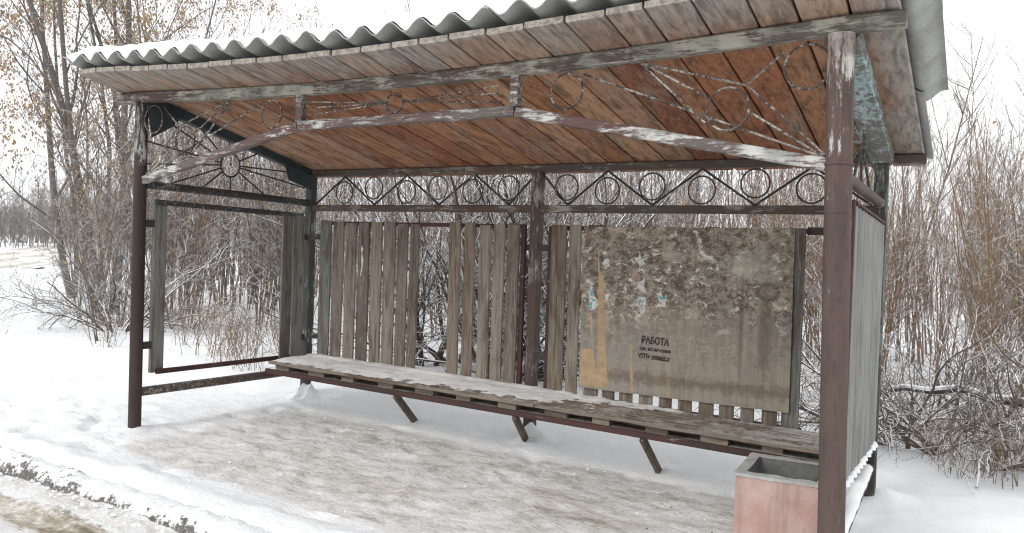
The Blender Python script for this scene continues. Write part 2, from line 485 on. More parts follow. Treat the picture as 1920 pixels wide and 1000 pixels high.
MAT['paper'] = flat_mat('torn_paper', (0.6, 0.6, 0.58), 0.5, 40, torn=(32, 0.44))
MAT['paper_teal'] = flat_mat('teal_print', (0.12, 0.38, 0.4), 0.35, 50, torn=(40, 0.42))
MAT['paper_pink'] = flat_mat('faded_pink_paper', (0.42, 0.28, 0.23), torn=(32, 0.46))
MAT['paper_red'] = flat_mat('faded_red_print', (0.42, 0.22, 0.16), 0.5, 60, torn=(45, 0.5))
MAT['veneer'] = flat_mat('bare_pale_veneer', (0.44, 0.32, 0.2), 0.45, 14, torn=(22, 0.37))
def mk_ink():
    s = NT('worn_stencil_ink', 0.85, 0.2)
    return s.color(s.mix(s.step(s.noise(70, 5, 0.75), 0.5, 0.66), (0.05, 0.043, 0.036), (0.17, 0.145, 0.115)))


MAT['ink'] = mk_ink()


def mk_bark(name, c1, c2, snow_lo=0.45, snow_hi=0.85, snow=True):
    s = NT(name, 0.9, 0.15)
    n = s.noise(12, 4, 0.7)
    info = s.n('ShaderNodeObjectInfo')
    c = s.mix(n, c1, c2)
    c = s.mix(s.math('MULTIPLY', info.outputs['Random'], 0.35), c, tuple(k * 0.6 for k in c1))
    if snow:
        z = s.normal_z()
        p = s.noise(2.3, 4, 0.7)
        f = s.step(s.math('ADD', z, s.math('MULTIPLY', s.math('SUBTRACT', p, 0.5), 1.3)), snow_lo, snow_hi)
        c = s.mix(f, c, (0.86, 0.87, 0.88))
    return s.color(c)


MAT['bark_grey'] = mk_bark('grey_brown_bark', (0.13, 0.112, 0.1), (0.2, 0.178, 0.16), 0.5, 0.85)
MAT['twig_grey'] = mk_bark('grey_brown_twigs', (0.125, 0.102, 0.088), (0.2, 0.17, 0.148), 0.35, 0.65)
MAT['twig_red'] = mk_bark('reddish_brown_stems', (0.16, 0.108, 0.08), (0.26, 0.18, 0.135), 0.35, 0.65)
MAT['twig_orange'] = mk_bark('orange_brown_stems', (0.195, 0.13, 0.083), (0.3, 0.205, 0.132), 0.42, 0.75)
MAT['twig_dark'] = mk_bark('dark_snowy_branches', (0.07, 0.058, 0.052), (0.12, 0.1, 0.088), 0.2, 0.6)
MAT['twig_brush'] = mk_bark('brown_snowy_brush', (0.13, 0.102, 0.085), (0.2, 0.162, 0.135), 0.3, 0.6)
MAT['twig_far'] = mk_bark('far_stems', (0.15, 0.12, 0.1), (0.22, 0.185, 0.16), 0.4, 0.75)
MAT['wood_haze'] = mk_bark('haze_pale_wood_twigs', (0.23, 0.21, 0.2), (0.3, 0.28, 0.265), snow=False)  # bark lightened: the distance haze is put into this colour
MAT['key'] = flat_mat('hanging_seed_keys', (0.36, 0.285, 0.225), 0.4, 3)
MAT['gold'] = flat_mat('withered_golden_leaves', (0.45, 0.335, 0.215), 0.35, 3)
MAT['weed'] = mk_bark('dry_weed_stalks', (0.2, 0.145, 0.1), (0.29, 0.22, 0.16), 0.6, 0.95)
MAT['redshed'] = flat_mat('faded_red_boards', (0.36, 0.12, 0.08), 0.3, 4)

# ------------------------------------------------------------------ mesh helpers
class MB:
    def __init__(s):
        s.v, s.f, s.a = [], [], []
        s.cur = 0.5

    def add(s, vs, fs):
        o = len(s.v)
        s.v += [tuple(p) for p in vs]
        s.f += [tuple(i + o for i in f) for f in fs]
        s.a += [s.cur] * len(vs)

    def box(s, lo, hi, plank=None, bev=0.0, taper=None):
        """axis-aligned box with chamfered long edges when bev > 0"""
        if plank is not None:
            s.cur = plank
        x0, y0, z0 = lo
        x1, y1, z1 = hi
        if bev <= 0:
            vs = [(x0, y0, z0), (x1, y0, z0), (x1, y1, z0), (x0, y1, z0), (x0, y0, z1), (x1, y0, z1), (x1, y1, z1), (x0, y1, z1)]
            s.add(vs, [(0, 3, 2, 1), (4, 5, 6, 7), (0, 1, 5, 4), (1, 2, 6, 5), (2, 3, 7, 6), (3, 0, 4, 7)])
            return
        d = [x1 - x0, y1 - y0, z1 - z0]
        ax = d.index(max(d))
        o = [i for i in range(3) if i != ax]
        a0, a1, b0, b1 = lo[o[0]], hi[o[0]], lo[o[1]], hi[o[1]]
        b = min(bev, d[o[0]] * 0.3, d[o[1]] * 0.3)
        prof = [(a0 + b, b0), (a1 - b, b0), (a1, b0 + b), (a1, b1 - b), (a1 - b, b1), (a0 + b, b1), (a0, b1 - b), (a0, b0 + b)]
        vs = []
        for e in (lo[ax], hi[ax]):
            for p in prof:
                q = [0, 0, 0]
                q[ax] = e
                q[o[0]], q[o[1]] = p
                vs.append(tuple(q))
        fs = [(i, (i + 1) % 8, 8 + (i + 1) % 8, 8 + i) for i in range(8)] + [tuple(range(7, -1, -1)), tuple(range(8, 16))]
        s.add(vs, fs)

    def bar(s, p0, p1, w, h, upv=(0, 0, 1)):
        s.sweep([p0, p1], w, h, upv)

    def sweep(s, pts, w, h, upv=(0, 0, 1)):
        """rectangular section swept along a polyline, edges chamfered"""
        pts = [Vector(p) for p in pts]
        upv = Vector(upv)
        b = min(w, h) * 0.12
        prof = [(-w / 2 + b, -h / 2), (w / 2 - b, -h / 2), (w / 2, -h / 2 + b), (w / 2, h / 2 - b), (w / 2 - b, h / 2), (-w / 2 + b, h / 2), (-w / 2, h / 2 - b), (-w / 2, -h / 2 + b)]
        vs = []
        for i, p in enumerate(pts):
            t = (pts[min(i + 1, len(pts) - 1)] - pts[max(i - 1, 0)]).normalized()
            sx = t.cross(upv).normalized()
            su = sx.cross(t)
            for (a, c) in prof:
                vs.append(p + sx * a + su * c)
        n = 8
        fs = []
        for i in range(len(pts) - 1):
            for k in range(n):
                fs.append((i * n + k, i * n + (k + 1) % n, (i + 1) * n + (k + 1) % n, (i + 1) * n + k))
        fs += [tuple(range(n - 1, -1, -1)), tuple((len(pts) - 1) * n + k for k in range(n))]
        s.add(vs, fs)

    def tube(s, pts, r, n=14):
        pts = [Vector(p) for p in pts]
        rs = r if isinstance(r, (list, tuple)) else [r] * len(pts)
        vs = []
        t0 = (pts[-1] - pts[0]).normalized()
        ref = Vector((1, 0, 0)) if abs(t0.z) > 0.8 else Vector((0, 0, 1))
        for i, p in enumerate(pts):
            t = (pts[min(i + 1, len(pts) - 1)] - pts[max(i - 1, 0)]).normalized()
            a = t.cross(ref).normalized()
            b = t.cross(a)
            for k in range(n):
                an = 2 * math.pi * k / n
                vs.append(p + (a * math.cos(an) + b * math.sin(an)) * rs[i])
        fs = []
        for i in range(len(pts) - 1):
            for k in range(n):
                fs.append((i * n + k, (i + 1) * n + k, (i + 1) * n + (k + 1) % n, i * n + (k + 1) % n))
        fs += [tuple(range(n)), tuple((len(pts) - 1) * n + k for k in range(n - 1, -1, -1))]
        s.add(vs, fs)

    def ring(s, c, r, rr, u=(1, 0, 0), v=(0, 0, 1), n=28, k=6, sq=1.0):
        c, u, v = Vector(c), Vector(u), Vector(v)
        w = u.cross(v)
        vs, fs = [], []
        for i in range(n):
            a = 2 * math.pi * i / n
            d = u * math.cos(a) + v * math.sin(a) * sq
            for j in range(k):
                b = 2 * math.pi * j / k
                vs.append(c + d * (r + rr * math.cos(b)) + w * (rr * math.sin(b)))
        for i in range(n):
            for j in range(k):
                fs.append((i * k + j, ((i + 1) % n) * k + j, ((i + 1) % n) * k + (j + 1) % k, i * k + (j + 1) % k))
        s.add(vs, fs)

    def prism(s, poly, y0, y1):
        """polygon in x,z pushed from y0 to y1"""
        n = len(poly)
        vs = [(x, y0, z) for x, z in poly] + [(x, y1, z) for x, z in poly]
        fs = [tuple(range(n)), tuple(range(2 * n - 1, n - 1, -1))] + [(i, i + n, (i + 1) % n + n, (i + 1) % n) for i in range(n)]
        s.add(vs, fs)

    def build(s, name, mat, parent=None, smooth=False, warp=None, label=None):
        v = s.v
        if warp:
            v = [warp(p) for p in v]
        if parent:
            o = root_loc(parent)
            v = [(p[0] - o[0], p[1] - o[1], p[2] - o[2]) for p in v]
        me = bpy.data.meshes.new(name)
        me.from_pydata(v, [], s.f)
        at = me.attributes.new('plank', 'FLOAT', 'POINT')
        at.data.foreach_set('value', s.a)
        me.update()
        return link_mesh(name, me, mat, parent, smooth, label)


def root_loc(o):
    l = Vector((0, 0, 0))
    while o:
        l += o.location
        o = o.parent
    return l


def link_mesh(name, me, mat, parent=None, smooth=False, label=None):
    for mm in (mat if isinstance(mat, (list, tuple)) else [mat]):
        me.materials.append(mm)
    if smooth:
        me.polygons.foreach_set('use_smooth', [True] * len(me.polygons))
        try:
            me.set_sharp_from_angle(angle=R(42))
        except Exception:
            pass
    o = bpy.data.objects.new(name, me)
    COL.objects.link(o)
    if parent:
        o.parent = parent
    if label:
        o['label'] = label
    return o


def empty(name, loc, label, cat, group=None, rz=0.0):
    o = bpy.data.objects.new(name, None)
    o.empty_display_size = 0.2
    COL.objects.link(o)
    o.location = loc
    o.rotation_euler = (0, 0, rz)
    tag(o, label, cat, group)
    return o


def tag(o, label=None, cat=None, group=None, kind=None):
    if label:
        o['label'] = label
    if cat:
        o['category'] = cat
    if group:
        o['group'] = group
    if kind:
        o['kind'] = kind
    return o


def fbm(x, y, s=1.0, o=4):
    return mnoise.fractal(Vector((x * s, y * s, 3.7)), 0.9, 2.1, o)


# ------------------------------------------------------------------ ground, road, kerb
ROAD = np.array([(60, -5.0), (12, -5.0), (-4, -5.0), (-11, -3.2), (-20.8, 4.4), (-30.4, 12.4), (-48, 25.8), (-71, 42.3), (-120, 72.5), (-200, 118), (-330, 190)], float)
ROAD_HALF = 3.85


def road_dist(X, Y):
    P = np.stack([X.ravel(), Y.ravel()], 1)
    best = np.full(len(P), 1e9)
    for a, b in zip(ROAD[:-1], ROAD[1:]):
        d = b - a
        t = np.clip(((P - a) @ d) / (d @ d), 0, 1)
        q = a + t[:, None] * d
        best = np.minimum(best, np.hypot(*(P - q).T))
    return best.reshape(X.shape)


def sstep(v, lo, hi):
    t = np.clip((v - lo) / (hi - lo), 0, 1)
    return t * t * (3 - 2 * t)


def axis_coords(lo, hi, step, far_lo, far_hi):
    a = list(np.arange(lo, hi + 1e-6, step))
    d, x = step, hi
    while x < far_hi:
        d *= 1.16
        x += d
        a.append(x)
    d, x = step, lo
    pre = []
    while x > far_lo:
        d *= 1.16
        x -= d
        pre.append(x)
    return np.array(pre[::-1] + a)


def ground_z(X, Y):
    z = -0.02 * np.clip(X, -1, 7)
    return z


MOUNDS = [(2.62, 1.8, 0.13, 0.13), (2.74, 1.66, 0.05, 0.12), (0.13, 1.8, 0.14, 0.13), (0.2, 1.66, 0.05, 0.12), (0.02, -0.0, 0.03, 0.11), (5.3, 1.95, 0.07, 0.16), (5.33, 0.05, 0.06, 0.2), (3.82, 1.66, 0.035, 0.07), (1.48, 1.85, 0.03, 0.08)]


GROUND = {}


def ground_at(x, y):
    i = int(np.clip(np.searchsorted(GROUND['xs'], x), 1, len(GROUND['xs']) - 1))
    j = int(np.clip(np.searchsorted(GROUND['ys'], y), 1, len(GROUND['ys']) - 1))
    return float(GROUND['Z'][j - 1:j + 1, i - 1:i + 1].mean())


def make_ground():
    xs = axis_coords(-3.5, 6.4, 0.038, -900, 900)
    ys = axis_coords(-1.3, 2.6, 0.038, -300, 900)
    X, Y = np.meshgrid(xs, ys)
    Z = ground_z(X, Y)
    nz = np.zeros(X.shape)
    worn = sstep(X, -0.1, 0.9) * (1 - sstep(X, 4.5, 5.4)) * sstep(Y, -0.75, -0.2) * (1 - sstep(Y, 1.15, 1.65))
    worn = np.maximum(worn, 0.33 * sstep(X, -2.2, 0) * (1 - sstep(X, 0.3, 1.2)) * sstep(Y, -0.5, 0.1) * (1 - sstep(Y, 1.0, 1.7)))
    near = (X > -9) & (X < 9) & (Y > -3) & (Y < 9)
    for i, j in zip(*np.nonzero(near)):
        x, y = X[i, j], Y[i, j]
        w = worn[i, j]
        a = fbm(x, y, 1.3, 3) * 0.02 + fbm(x + 9, y, 5.0, 4) * (0.011 - 0.005 * w) + abs(fbm(x, y + 31, 12.0, 4)) * (0.006 + 0.003 * w)
        if y > 1.7:
            k = min(1, (y - 1.7) / 1.0)
            a += k * fbm(x, y + 20, 0.9, 4) * 0.05
        nz[i, j] = a
    far = ~near
    nz[far] = 0.09 * np.sin(X[far] * 0.31 + np.cos(Y[far] * 0.23) * 2) * np.cos(Y[far] * 0.27)
    Z = Z + nz - 0.012 * worn
    for (mx, my, h, r) in MOUNDS:
        g_ = h * np.exp(-((X - mx) ** 2 + (Y - my) ** 2) / (2 * (r * 0.62) ** 2))
        for i, j in zip(*np.nonzero(g_ > 0.004)):
            Z[i, j] += g_[i, j] * (0.75 + 0.9 * fbm(X[i, j], Y[i, j] + 3 * mx, 11.0, 4))
    # boot prints
    rf = random.Random(9)
    for k in range(150):
        if k < 60:
            fx, fy = rf.uniform(-3.2, 0.3), rf.uniform(-0.75, 1.3)
        else:
            fx, fy = rf.uniform(0.2, 5.2), rf.uniform(-0.7, 1.5)
        fa = rf.gauss(0, 0.7) + (0 if rf.random() < 0.6 else 1.5)
        dx, dy = X - fx, Y - fy
        u_ = (dx * math.cos(fa) + dy * math.sin(fa)) / 0.15
        v_ = (-dx * math.sin(fa) + dy * math.cos(fa)) / 0.065
        q_ = u_ ** 2 + v_ ** 2
        Z += np.where(q_ < 6, -rf.uniform(0.012, 0.036) * (1 if k < 60 else 0.45) * np.exp(-q_ ** 3 * 0.9) + 0.006 * np.exp(-(q_ - 1.9) ** 2 * 1.5), 0)
    # a soft bank of unswept snow behind the bench and to the left
    Z += 0.05 * sstep(Y, 1.55, 2.1) * (1 - sstep(Y, 3.0, 4.5))
    Z += 0.10 * sstep(-X, 0.6, 3.0) * sstep(Y, -0.9, 0.6) * (1 - sstep(-X, 6, 14))
    Z -= 0.16 * sstep(Y, 3.0, 8.0) * sstep(X, -6, -2)
    rd = road_dist(X, Y)
    edge = ROAD_HALF + 0.22
    Z += 0.42 * sstep(-X, 9, 24) * (1 - sstep(rd, edge, edge + 3.5)) - 0.1 * sstep(-X, 7, 20)
    Z -= (1 - sstep(rd, edge - 0.1, edge + 0.03)) * 0.16
    lip = np.exp(-((rd - edge - 0.17) / 0.1) ** 2) * 0.025
    Z += lip
    GROUND.update(xs=xs, ys=ys, Z=Z)
    ny, nx = X.shape
    idx = np.arange(nx * ny).reshape(ny, nx)
    F = np.stack([idx[:-1, :-1], idx[:-1, 1:], idx[1:, 1:], idx[1:, :-1]], -1).reshape(-1, 4)
    me = bpy.data.meshes.new('ground')
    V = np.stack([X, Y, Z], -1).reshape(-1, 3)
    me.from_pydata(V.tolist(), [], F.tolist())
    at = me.attributes.new('worn', 'FLOAT', 'POINT')
    at.data.foreach_set('value', worn.ravel().astype(np.float32))
    o = link_mesh('ground', me, MAT['ground'], smooth=True)
    tag(o, 'snow covered ground with a dirty trodden patch under the shelter', 'ground', kind='structure')


make_ground()


def road_frame():
    """resampled centre line with normals"""
    pts = []
    for a, b in zip(ROAD[:-1], ROAD[1:]):
        n = max(2, int(np.hypot(*(b - a)) / 0.9)) if b[0] > -60 else max(2, int(np.hypot(*(b - a)) / 6))
        for k in range(n):
            pts.append(a + (b - a) * k / n)
    pts.append(ROAD[-1])
    P = np.array(pts)
    for _ in range(12):
        P[1:-1] = 0.25 * P[:-2] + 0.5 * P[1:-1] + 0.25 * P[2:]
    T = np.gradient(P, axis=0)
    T /= np.linalg.norm(T, axis=1)[:, None]
    N = np.stack([T[:, 1], -T[:, 0]], 1)      # towards +Y when heading to -X
    return P, N


def make_road():
    P, N = road_frame()
    # extra stations near the camera
    dense = []
    for i in range(len(P) - 1):
        n = 12 if -5 < P[i][0] < 6 else 1
        for k in range(n):
            dense.append((P[i] + (P[i + 1] - P[i]) * k / n, N[i]))
    offs = np.concatenate([np.linspace(-ROAD_HALF, 1.5, 26), np.linspace(1.58, ROAD_HALF + 0.2, 34)])
    vs, ru = [], []
    for p, n in dense:
        for o in offs:
            x, y = p + n * o
            e = ROAD_HALF + 0.2 - o
            rut = max(0.9 * math.exp(-((o - 3.58) / 0.15) ** 2), 0.8 * math.exp(-((o - 2.75) / 0.3) ** 2), math.exp(-((o - 0.9) / 0.45) ** 2), math.exp(-((o + 1.3) / 0.5) ** 2), math.exp(-((o + 2.9) / 0.5) ** 2))
            z = -0.085 - 0.02 * min(max(x, -1), 7) - 0.03 * rut + 0.028 * math.exp(-(e / 0.16) ** 2) * (0.6 + 0.8 * fbm(x, 3, 1.7, 3))
            z += 0.40 * float(sstep(-x, 9, 24)) - 0.1 * float(sstep(-x, 7, 20))
            rut = max(rut, 0.36 * float(sstep(-x, 6, 14)))
            if -9 < x < 9:
                z += fbm(x, y, 2.2, 4) * 0.018 + fbm(x, y + 7, 8.0, 3) * 0.017
            vs.append((x, y, z))
            ru.append(rut)
    k = len(offs)
    fs = [(i * k + j, i * k + j + 1, (i + 1) * k + j + 1, (i + 1) * k + j) for i in range(len(dense) - 1) for j in range(k - 1)]
    me = bpy.data.meshes.new('road')
    me.from_pydata(vs, [], fs)
    at = me.attributes.new('rut', 'FLOAT', 'POINT')
    at.data.foreach_set('value', ru)
    o = link_mesh('road', me, MAT['road'], smooth=True)
    if o.data.polygons[0].normal.z < 0:
        me.flip_normals()
    tag(o, 'road covered in brown slush and packed snow with wheel ruts', 'road', kind='structure')


make_road()


def make_kerb():
    b = MB()
    x0, x1, st = -9.0, 8.0, 0.045
    n = int((x1 - x0) / st)
    prof = [(-0.12, -0.3), (-0.11, -0.085), (-0.095, -0.05), (-0.075, -0.018), (-0.03, 0.0), (0.03, 0.006), (0.07, -0.012), (0.08, -0.3)]
    vs = []
    for i in range(n + 1):
        x = x0 + i * st
        joint = 0.012 if abs((x + 100) % 1.0) < 0.03 else 0
        for (dy, dz) in prof:
            q = fbm(x * 1.0, dy * 6 + 3, 7.0, 5) * 0.022
            vs.append((x, -0.985 + dy + q * 0.7 + fbm(x, 0, 0.8, 2) * 0.02, -0.02 * min(max(x, -1), 7) + 0.0 + dz + q - joint))
    k = len(prof)
    fs = [(i * k + j, (i + 1) * k + j, (i + 1) * k + j + 1, i * k + j + 1) for i in range(n) for j in range(k - 1)]
    b.add(vs, fs)
    o = b.build('kerb', MAT['kerb'], smooth=True)
    tag(o, 'broken concrete kerb half buried in snow along the road', 'kerb', kind='structure')


make_kerb()

# crumbs of ice and grit on the trodden snow, too many to count
def crumbs(name, mat, n, seed, rmin, rmax, area, label):
    rg = random.Random(seed)
    b = MB()
    for _ in range(n):
        x, y, zz = area(rg)
        r = rmin + (rmax - rmin) * rg.random() ** 3
        a = rg.uniform(0, 6.28)
        vs = []
        for (rr_, zz_) in ((1.0, -0.25), (0.85, 0.3), (0.45, 0.55)):
            for k in range(6):
                q = a + 6.283 * k / 6 + rg.uniform(-0.25, 0.25)
                e = r * rr_ * rg.uniform(0.7, 1.25)
                vs.append((x + math.cos(q) * e * 1.25, y + math.sin(q) * e, zz + zz_ * r * rg.uniform(0.7, 1.2)))
        b.add(vs, [(i * 6 + k, i * 6 + (k + 1) % 6, (i + 1) * 6 + (k + 1) % 6, (i + 1) * 6 + k) for i in range(2) for k in range(6)] + [tuple(range(12, 18))])
    o = b.build(name, mat, None, True)
    tag(o, label, 'crumbs', kind='stuff')


def near_kerb(rg):
    return rg.uniform(-3.5, 3.5), -1.12 + rg.gauss(0, 0.09), -0.085
def trodden(rg):
    x, y = rg.uniform(-1.5, 5.0), rg.uniform(-0.85, 1.7)
    return x, y, -0.02 * x + 0.004
crumbs('snow_crumbs', MAT['snow'], 160, 3, 0.003, 0.010, trodden, 'small crumbs of snow and ice on the trodden ground')
crumbs('kerb_snow_crumbs', MAT['snow'], 700, 4, 0.004, 0.017, near_kerb, 'lumps of ploughed snow along the road edge')
crumbs('grit', flat_mat('dark_grit', (0.09, 0.075, 0.06)), 130, 5, 0.002, 0.007, trodden, 'dark bits of grit and leaf litter on the trodden snow')

# ------------------------------------------------------------------ bus shelter
L, D, HF, HB = 5.203, 1.891, 2.60, 2.194
SLOPE = 0.2275
ZS = 2.682            # soffit underside at Y = 0


def sag(x, y):
    t = min(max(x / L, 0), 1)
    k = min(max(1 - (y + 0.36) / 2.25, 0), 1)
    return -0.09 * 4 * t * (1 - t) * k


def roof_warp(p):
    return (p[0], p[1], p[2] + sag(p[0], p[1]))


shelter = empty('bus_shelter', (2.6, 0.95, 0), 'old open fronted bus shelter with painted steel posts and corrugated roof over a plank ceiling', 'bus shelter')


def pipe(b, p0, p1, r, n=16):
    p0, p1 = Vector(p0), Vector(p1)
    b.tube([p0 + (p1 - p0) * t for t in (0, 0.25, 0.5, 0.75, 1)], r, n)


# posts
b = MB(); pipe(b, (0.0, 0, -0.25), (-0.012, 0, 2.6), 0.05); fl = b.build('post', MAT['post_worn'], shelter, True)
b = MB(); pipe(b, (5.262, 0, -0.4), (5.203, 0, 2.6), 0.062, 20); fr = b.build('post', MAT['post_maroon'], shelter, True, label='thick maroon pipe post at the front corner by the concrete bin')
for z_, r_ in ((1.755, 0.066), (1.985, 0.069), (2.585, 0.064)):
    b = MB(); b.ring((5.262 - 0.059 * (z_ + 0.4) / 3.0, 0, z_), r_ - 0.008, 0.0075, (1, 0, 0), (0, 1, 0), 24, 6); b.build('weld_bead', MAT['post_maroon'], fr, True)
b = MB(); b.bar((0, D, -0.3), (0, D, HB), 0.085, 0.085, (0, 1, 0)); bl = b.build('post', MAT['dark_post'], shelter)
b = MB(); b.bar((2.568, D, -0.3), (2.568, D, HB), 0.09, 0.09, (0, 1, 0)); b.build('post', MAT['rail_post'], shelter)
b = MB(); b.bar((L, D, -0.4), (L, D, HB), 0.085, 0.085, (0, 1, 0)); b.build('post', MAT['dark_post'], shelter)
# corner plates welded to the left posts
b = MB(); b.add([(0.045, 0.0, 2.595), (0.045, 0.32, 2.527), (0.045, 0.22, 2.43), (0.045, 0.05, 2.33), (0.057, 0.0, 2.595), (0.057, 0.32, 2.527), (0.057, 0.22, 2.43), (0.057, 0.05, 2.33)],
               [(0, 1, 2, 3), (7, 6, 5, 4), (0, 4, 5, 1), (1, 5, 6, 2), (2, 6, 7, 3), (3, 7, 4, 0)]); b.build('corner_plate', MAT['teal'], fl)
b = MB(); b.add([(0.045, D - 0.01, 2.19), (0.045, D - 0.42, 2.285), (0.045, D - 0.36, 2.13), (0.045, D - 0.02, 2.05), (0.057, D - 0.01, 2.19), (0.057, D - 0.42, 2.285), (0.057, D - 0.36, 2.13), (0.057, D - 0.02, 2.05)],
               [(3, 2, 1, 0), (4, 5, 6, 7), (1, 5, 4, 0), (2, 6, 5, 1), (3, 7, 6, 2), (0, 4, 7, 3)]); b.build('corner_plate', MAT['teal'], bl)

# beams
b = MB()
pts = [(x, 0, 2.641 - 0.066 * 4 * min(max(x / L, 0), 1) * (1 - min(max(x / L, 0), 1))) for x in np.linspace(-0.326, 5.482, 25)]
b.sweep(pts, 0.075, 0.078)
b.build('front_beam', MAT['beam'], shelter)
b = MB(); b.bar((-0.06, D, HB + 0.03), (5.47, D, HB + 0.03), 0.07, 0.062); b.build('back_beam', MAT['rail'], shelter)
b = MB(); b.bar((0, 0.04, 2.625), (0, D - 0.04, HB + 0.045), 0.075, 0.085); b.build('side_beam', MAT['teal'], shelter)
b = MB(); b.bar((L, 0.04, 2.625), (L, D - 0.04, HB + 0.045), 0.15, 0.085); b.build('side_beam', MAT['patina'], shelter)

# bent arch tube with two struts
b = MB()
b.sweep([(0.045, 0, 1.985), (1.70, 0, 2.332)], 0.05, 0.062)
b.sweep([(1.71, 0, 2.335), (3.43, 0, 2.338)], 0.052, 0.062)
b.sweep([(3.44, 0, 2.332), (5.16, 0, 1.985)], 0.05, 0.062)
arch = b.build('arch_tube', MAT['arch'], shelter)
for x in (1.717, 3.43):
    b = MB(); b.sweep([(x, 0, 2.362), (x, 0, 2.56)], 0.056, 0.056, (0, 1, 0)); b.build('strut', MAT['arch'], arch)

# ornamental rods and rings in the arch
iron = MB()
rods = [((4.209, 2.55), (4.766, 2.393)), ((4.766, 2.393), (4.95, 2.55)), ((4.209, 2.55), (4.579, 2.338)), ((4.2, 2.55), (4.56, 2.215)), ((3.86, 2.52), (5.147, 2.022)),
        ((4.766, 2.393), (5.15, 2.035)), ((4.78, 2.262), (5.14, 2.028))]
for (a, c) in rods:
    iron.tube([(a[0], 0.006, a[1]), (c[0], 0.006, c[1])], 0.0062, 6)
    iron.tube([(L - a[0], 0.006, a[1]), (L - c[0], 0.006, c[1])], 0.0062, 6)
for s_ in (-1, 1):
    xe = 2.535 + s_ * 0.8
    for z in (2.5, 2.455, 2.40):
        iron.tube([(2.535 + s_ * 0.062, 0.006, 2.445), (xe, 0.006, z)], 0.0042, 6)
iw = iron.build('ironwork', MAT['iron'], shelter, True)
for (x, z, r) in [(5.056, 2.46, 0.108), (4.677, 2.278, 0.108), (3.762, 2.43, 0.1)]:
    for xx in (x, L - x):
        b = MB(); b.ring((xx, -0.006, z), r, 0.0062); b.build('ring', MAT['iron'], iw, True)
b = MB(); b.ring((2.535, 0, 2.44), 0.066, 0.0075, sq=0.95); b.build('ring', MAT['iron'], iw, True)
for k in range(3):
    b = MB(); b.tube([(5.05 + 0.002 * k, -0.004, 2.352 - 0.012 * k), (5.05 + 0.002 * k, -0.004, 2.33 - 0.012 * k)], 0.006, 6)

# back lattice: lower rail, zigzag and rings
b = MB(); b.bar((-0.04, D, 1.884), (L, D, 1.884), 0.06, 0.062)
rail = b.build('back_rail', MAT['rail'], shelter)
tops = [0.441, 1.192, 1.931, 2.843 - 0.02, 3.58, 4.367, 5.1]
xs_ap = [(0.06, 0), (0.441, 1), (0.811, 0), (1.192, 1), (1.558, 0), (1.931, 1), (2.29, 0), (2.56, 1)]
xs_ap2 = [(2.6, 1), (2.85, 0), (3.2, 1), (3.58, 0), (3.97, 1), (4.367, 0), (4.76, 1), (5.15, 0)]
lat = MB()
for seq in (xs_ap, xs_ap2):
    for (xa, ta), (xb, tb) in zip(seq[:-1], seq[1:]):
        lat.tube([(xa, D, 2.19 if ta else 1.917), (xb, D, 2.19 if tb else 1.917)], 0.0095, 6)
lt = lat.build('lattice', MAT['dark'], shelter, True)
for i, (x, z) in enumerate([(0.447, 2.035), (0.811, 2.075), (1.198, 2.035), (1.552, 2.07), (1.925, 2.035), (2.289, 2.06), (2.843, 2.06), (3.204, 2.03), (3.58, 2.06), (3.972, 2.03), (4.367, 2.075), (4.759, 2.035)]):
    b = MB(); b.ring((x, D - 0.014, z), 0.104, 0.0065); b.build('ring', MAT['dark'], lt, True)

# side rails, low rails, sunbursts
for sx, mt, lo in ((0.0, 'dark', ((0.0, 0.29), (D, 0.27))), (L, 'rail', ((0.03, 0.03), (D, 0.145)))):
    b = MB(); b.tube([(sx, 0.04, 1.955), (sx, D / 2, 1.947), (sx, D - 0.03, 1.93)], 0.034, 10); b.build('side_rail', MAT[mt], shelter, True)
    b = MB(); b.tube([(sx + (0.02 if sx else 0), lo[0][0], lo[0][1]), (sx, lo[1][0], lo[1][1])], 0.037, 10)
    lr = b.build('low_rail', MAT['rail'], shelter, True)
    b = MB()
    cy, cz, rr = 0.879, 2.2, 0.105
    ends = [(1.80, 2.075), (1.62, 2.21), (1.20, 2.345), (0.86, 2.41), (0.55, 2.48), (0.2, 2.50), (0.05, 2.30), (0.05, 2.12), (0.28, 1.985), (0.60, 1.985), (0.886, 1.98), (1.28, 1.97)]
    for (ey, ez) in (ends if sx == 0 else ends[:2] + ends[6:]):
        dv = Vector((0, ey - cy, ez - cz)).normalized()
        b.tube([Vector((sx, cy, cz)) + dv * rr, (sx, ey, ez)], 0.0075, 6)
    sb = b.build('sunburst', MAT['dark'], shelter, True)
    b = MB(); b.ring((sx, cy, cz), rr, 0.0085, (0, 1, 0)); b.build('ring', MAT['dark'], sb, True)

# snow lying on the right low rail
b = MB()
vs = []
for i in range(40):
    t = i / 39
    y = 0.1 + (1.72 - 0.1) * t
    zc = 0.03 + 0.115 * t + 0.03
    x0 = L + 0.02 * (1 - t)
    h = 0.03 + 0.012 * fbm(y, 2, 5.0, 3)
    w = 0.042 + 0.008 * fbm(y, 5, 9.0, 3)
    for a in range(7):
        q = math.pi * a / 6
        vs.append((x0 + w * math.cos(q), y, zc - 0.004 + h * math.sin(q)))
fs = [(i * 7 + j, i * 7 + j + 1, (i + 1) * 7 + j + 1, (i + 1) * 7 + j) for i in range(39) for j in range(6)]
b.add(vs, fs)
o = b.build('rail_snow', MAT['snow'], None, True)
tag(o, 'strip of snow lying on the low tube under the corrugated side wall', 'snow')

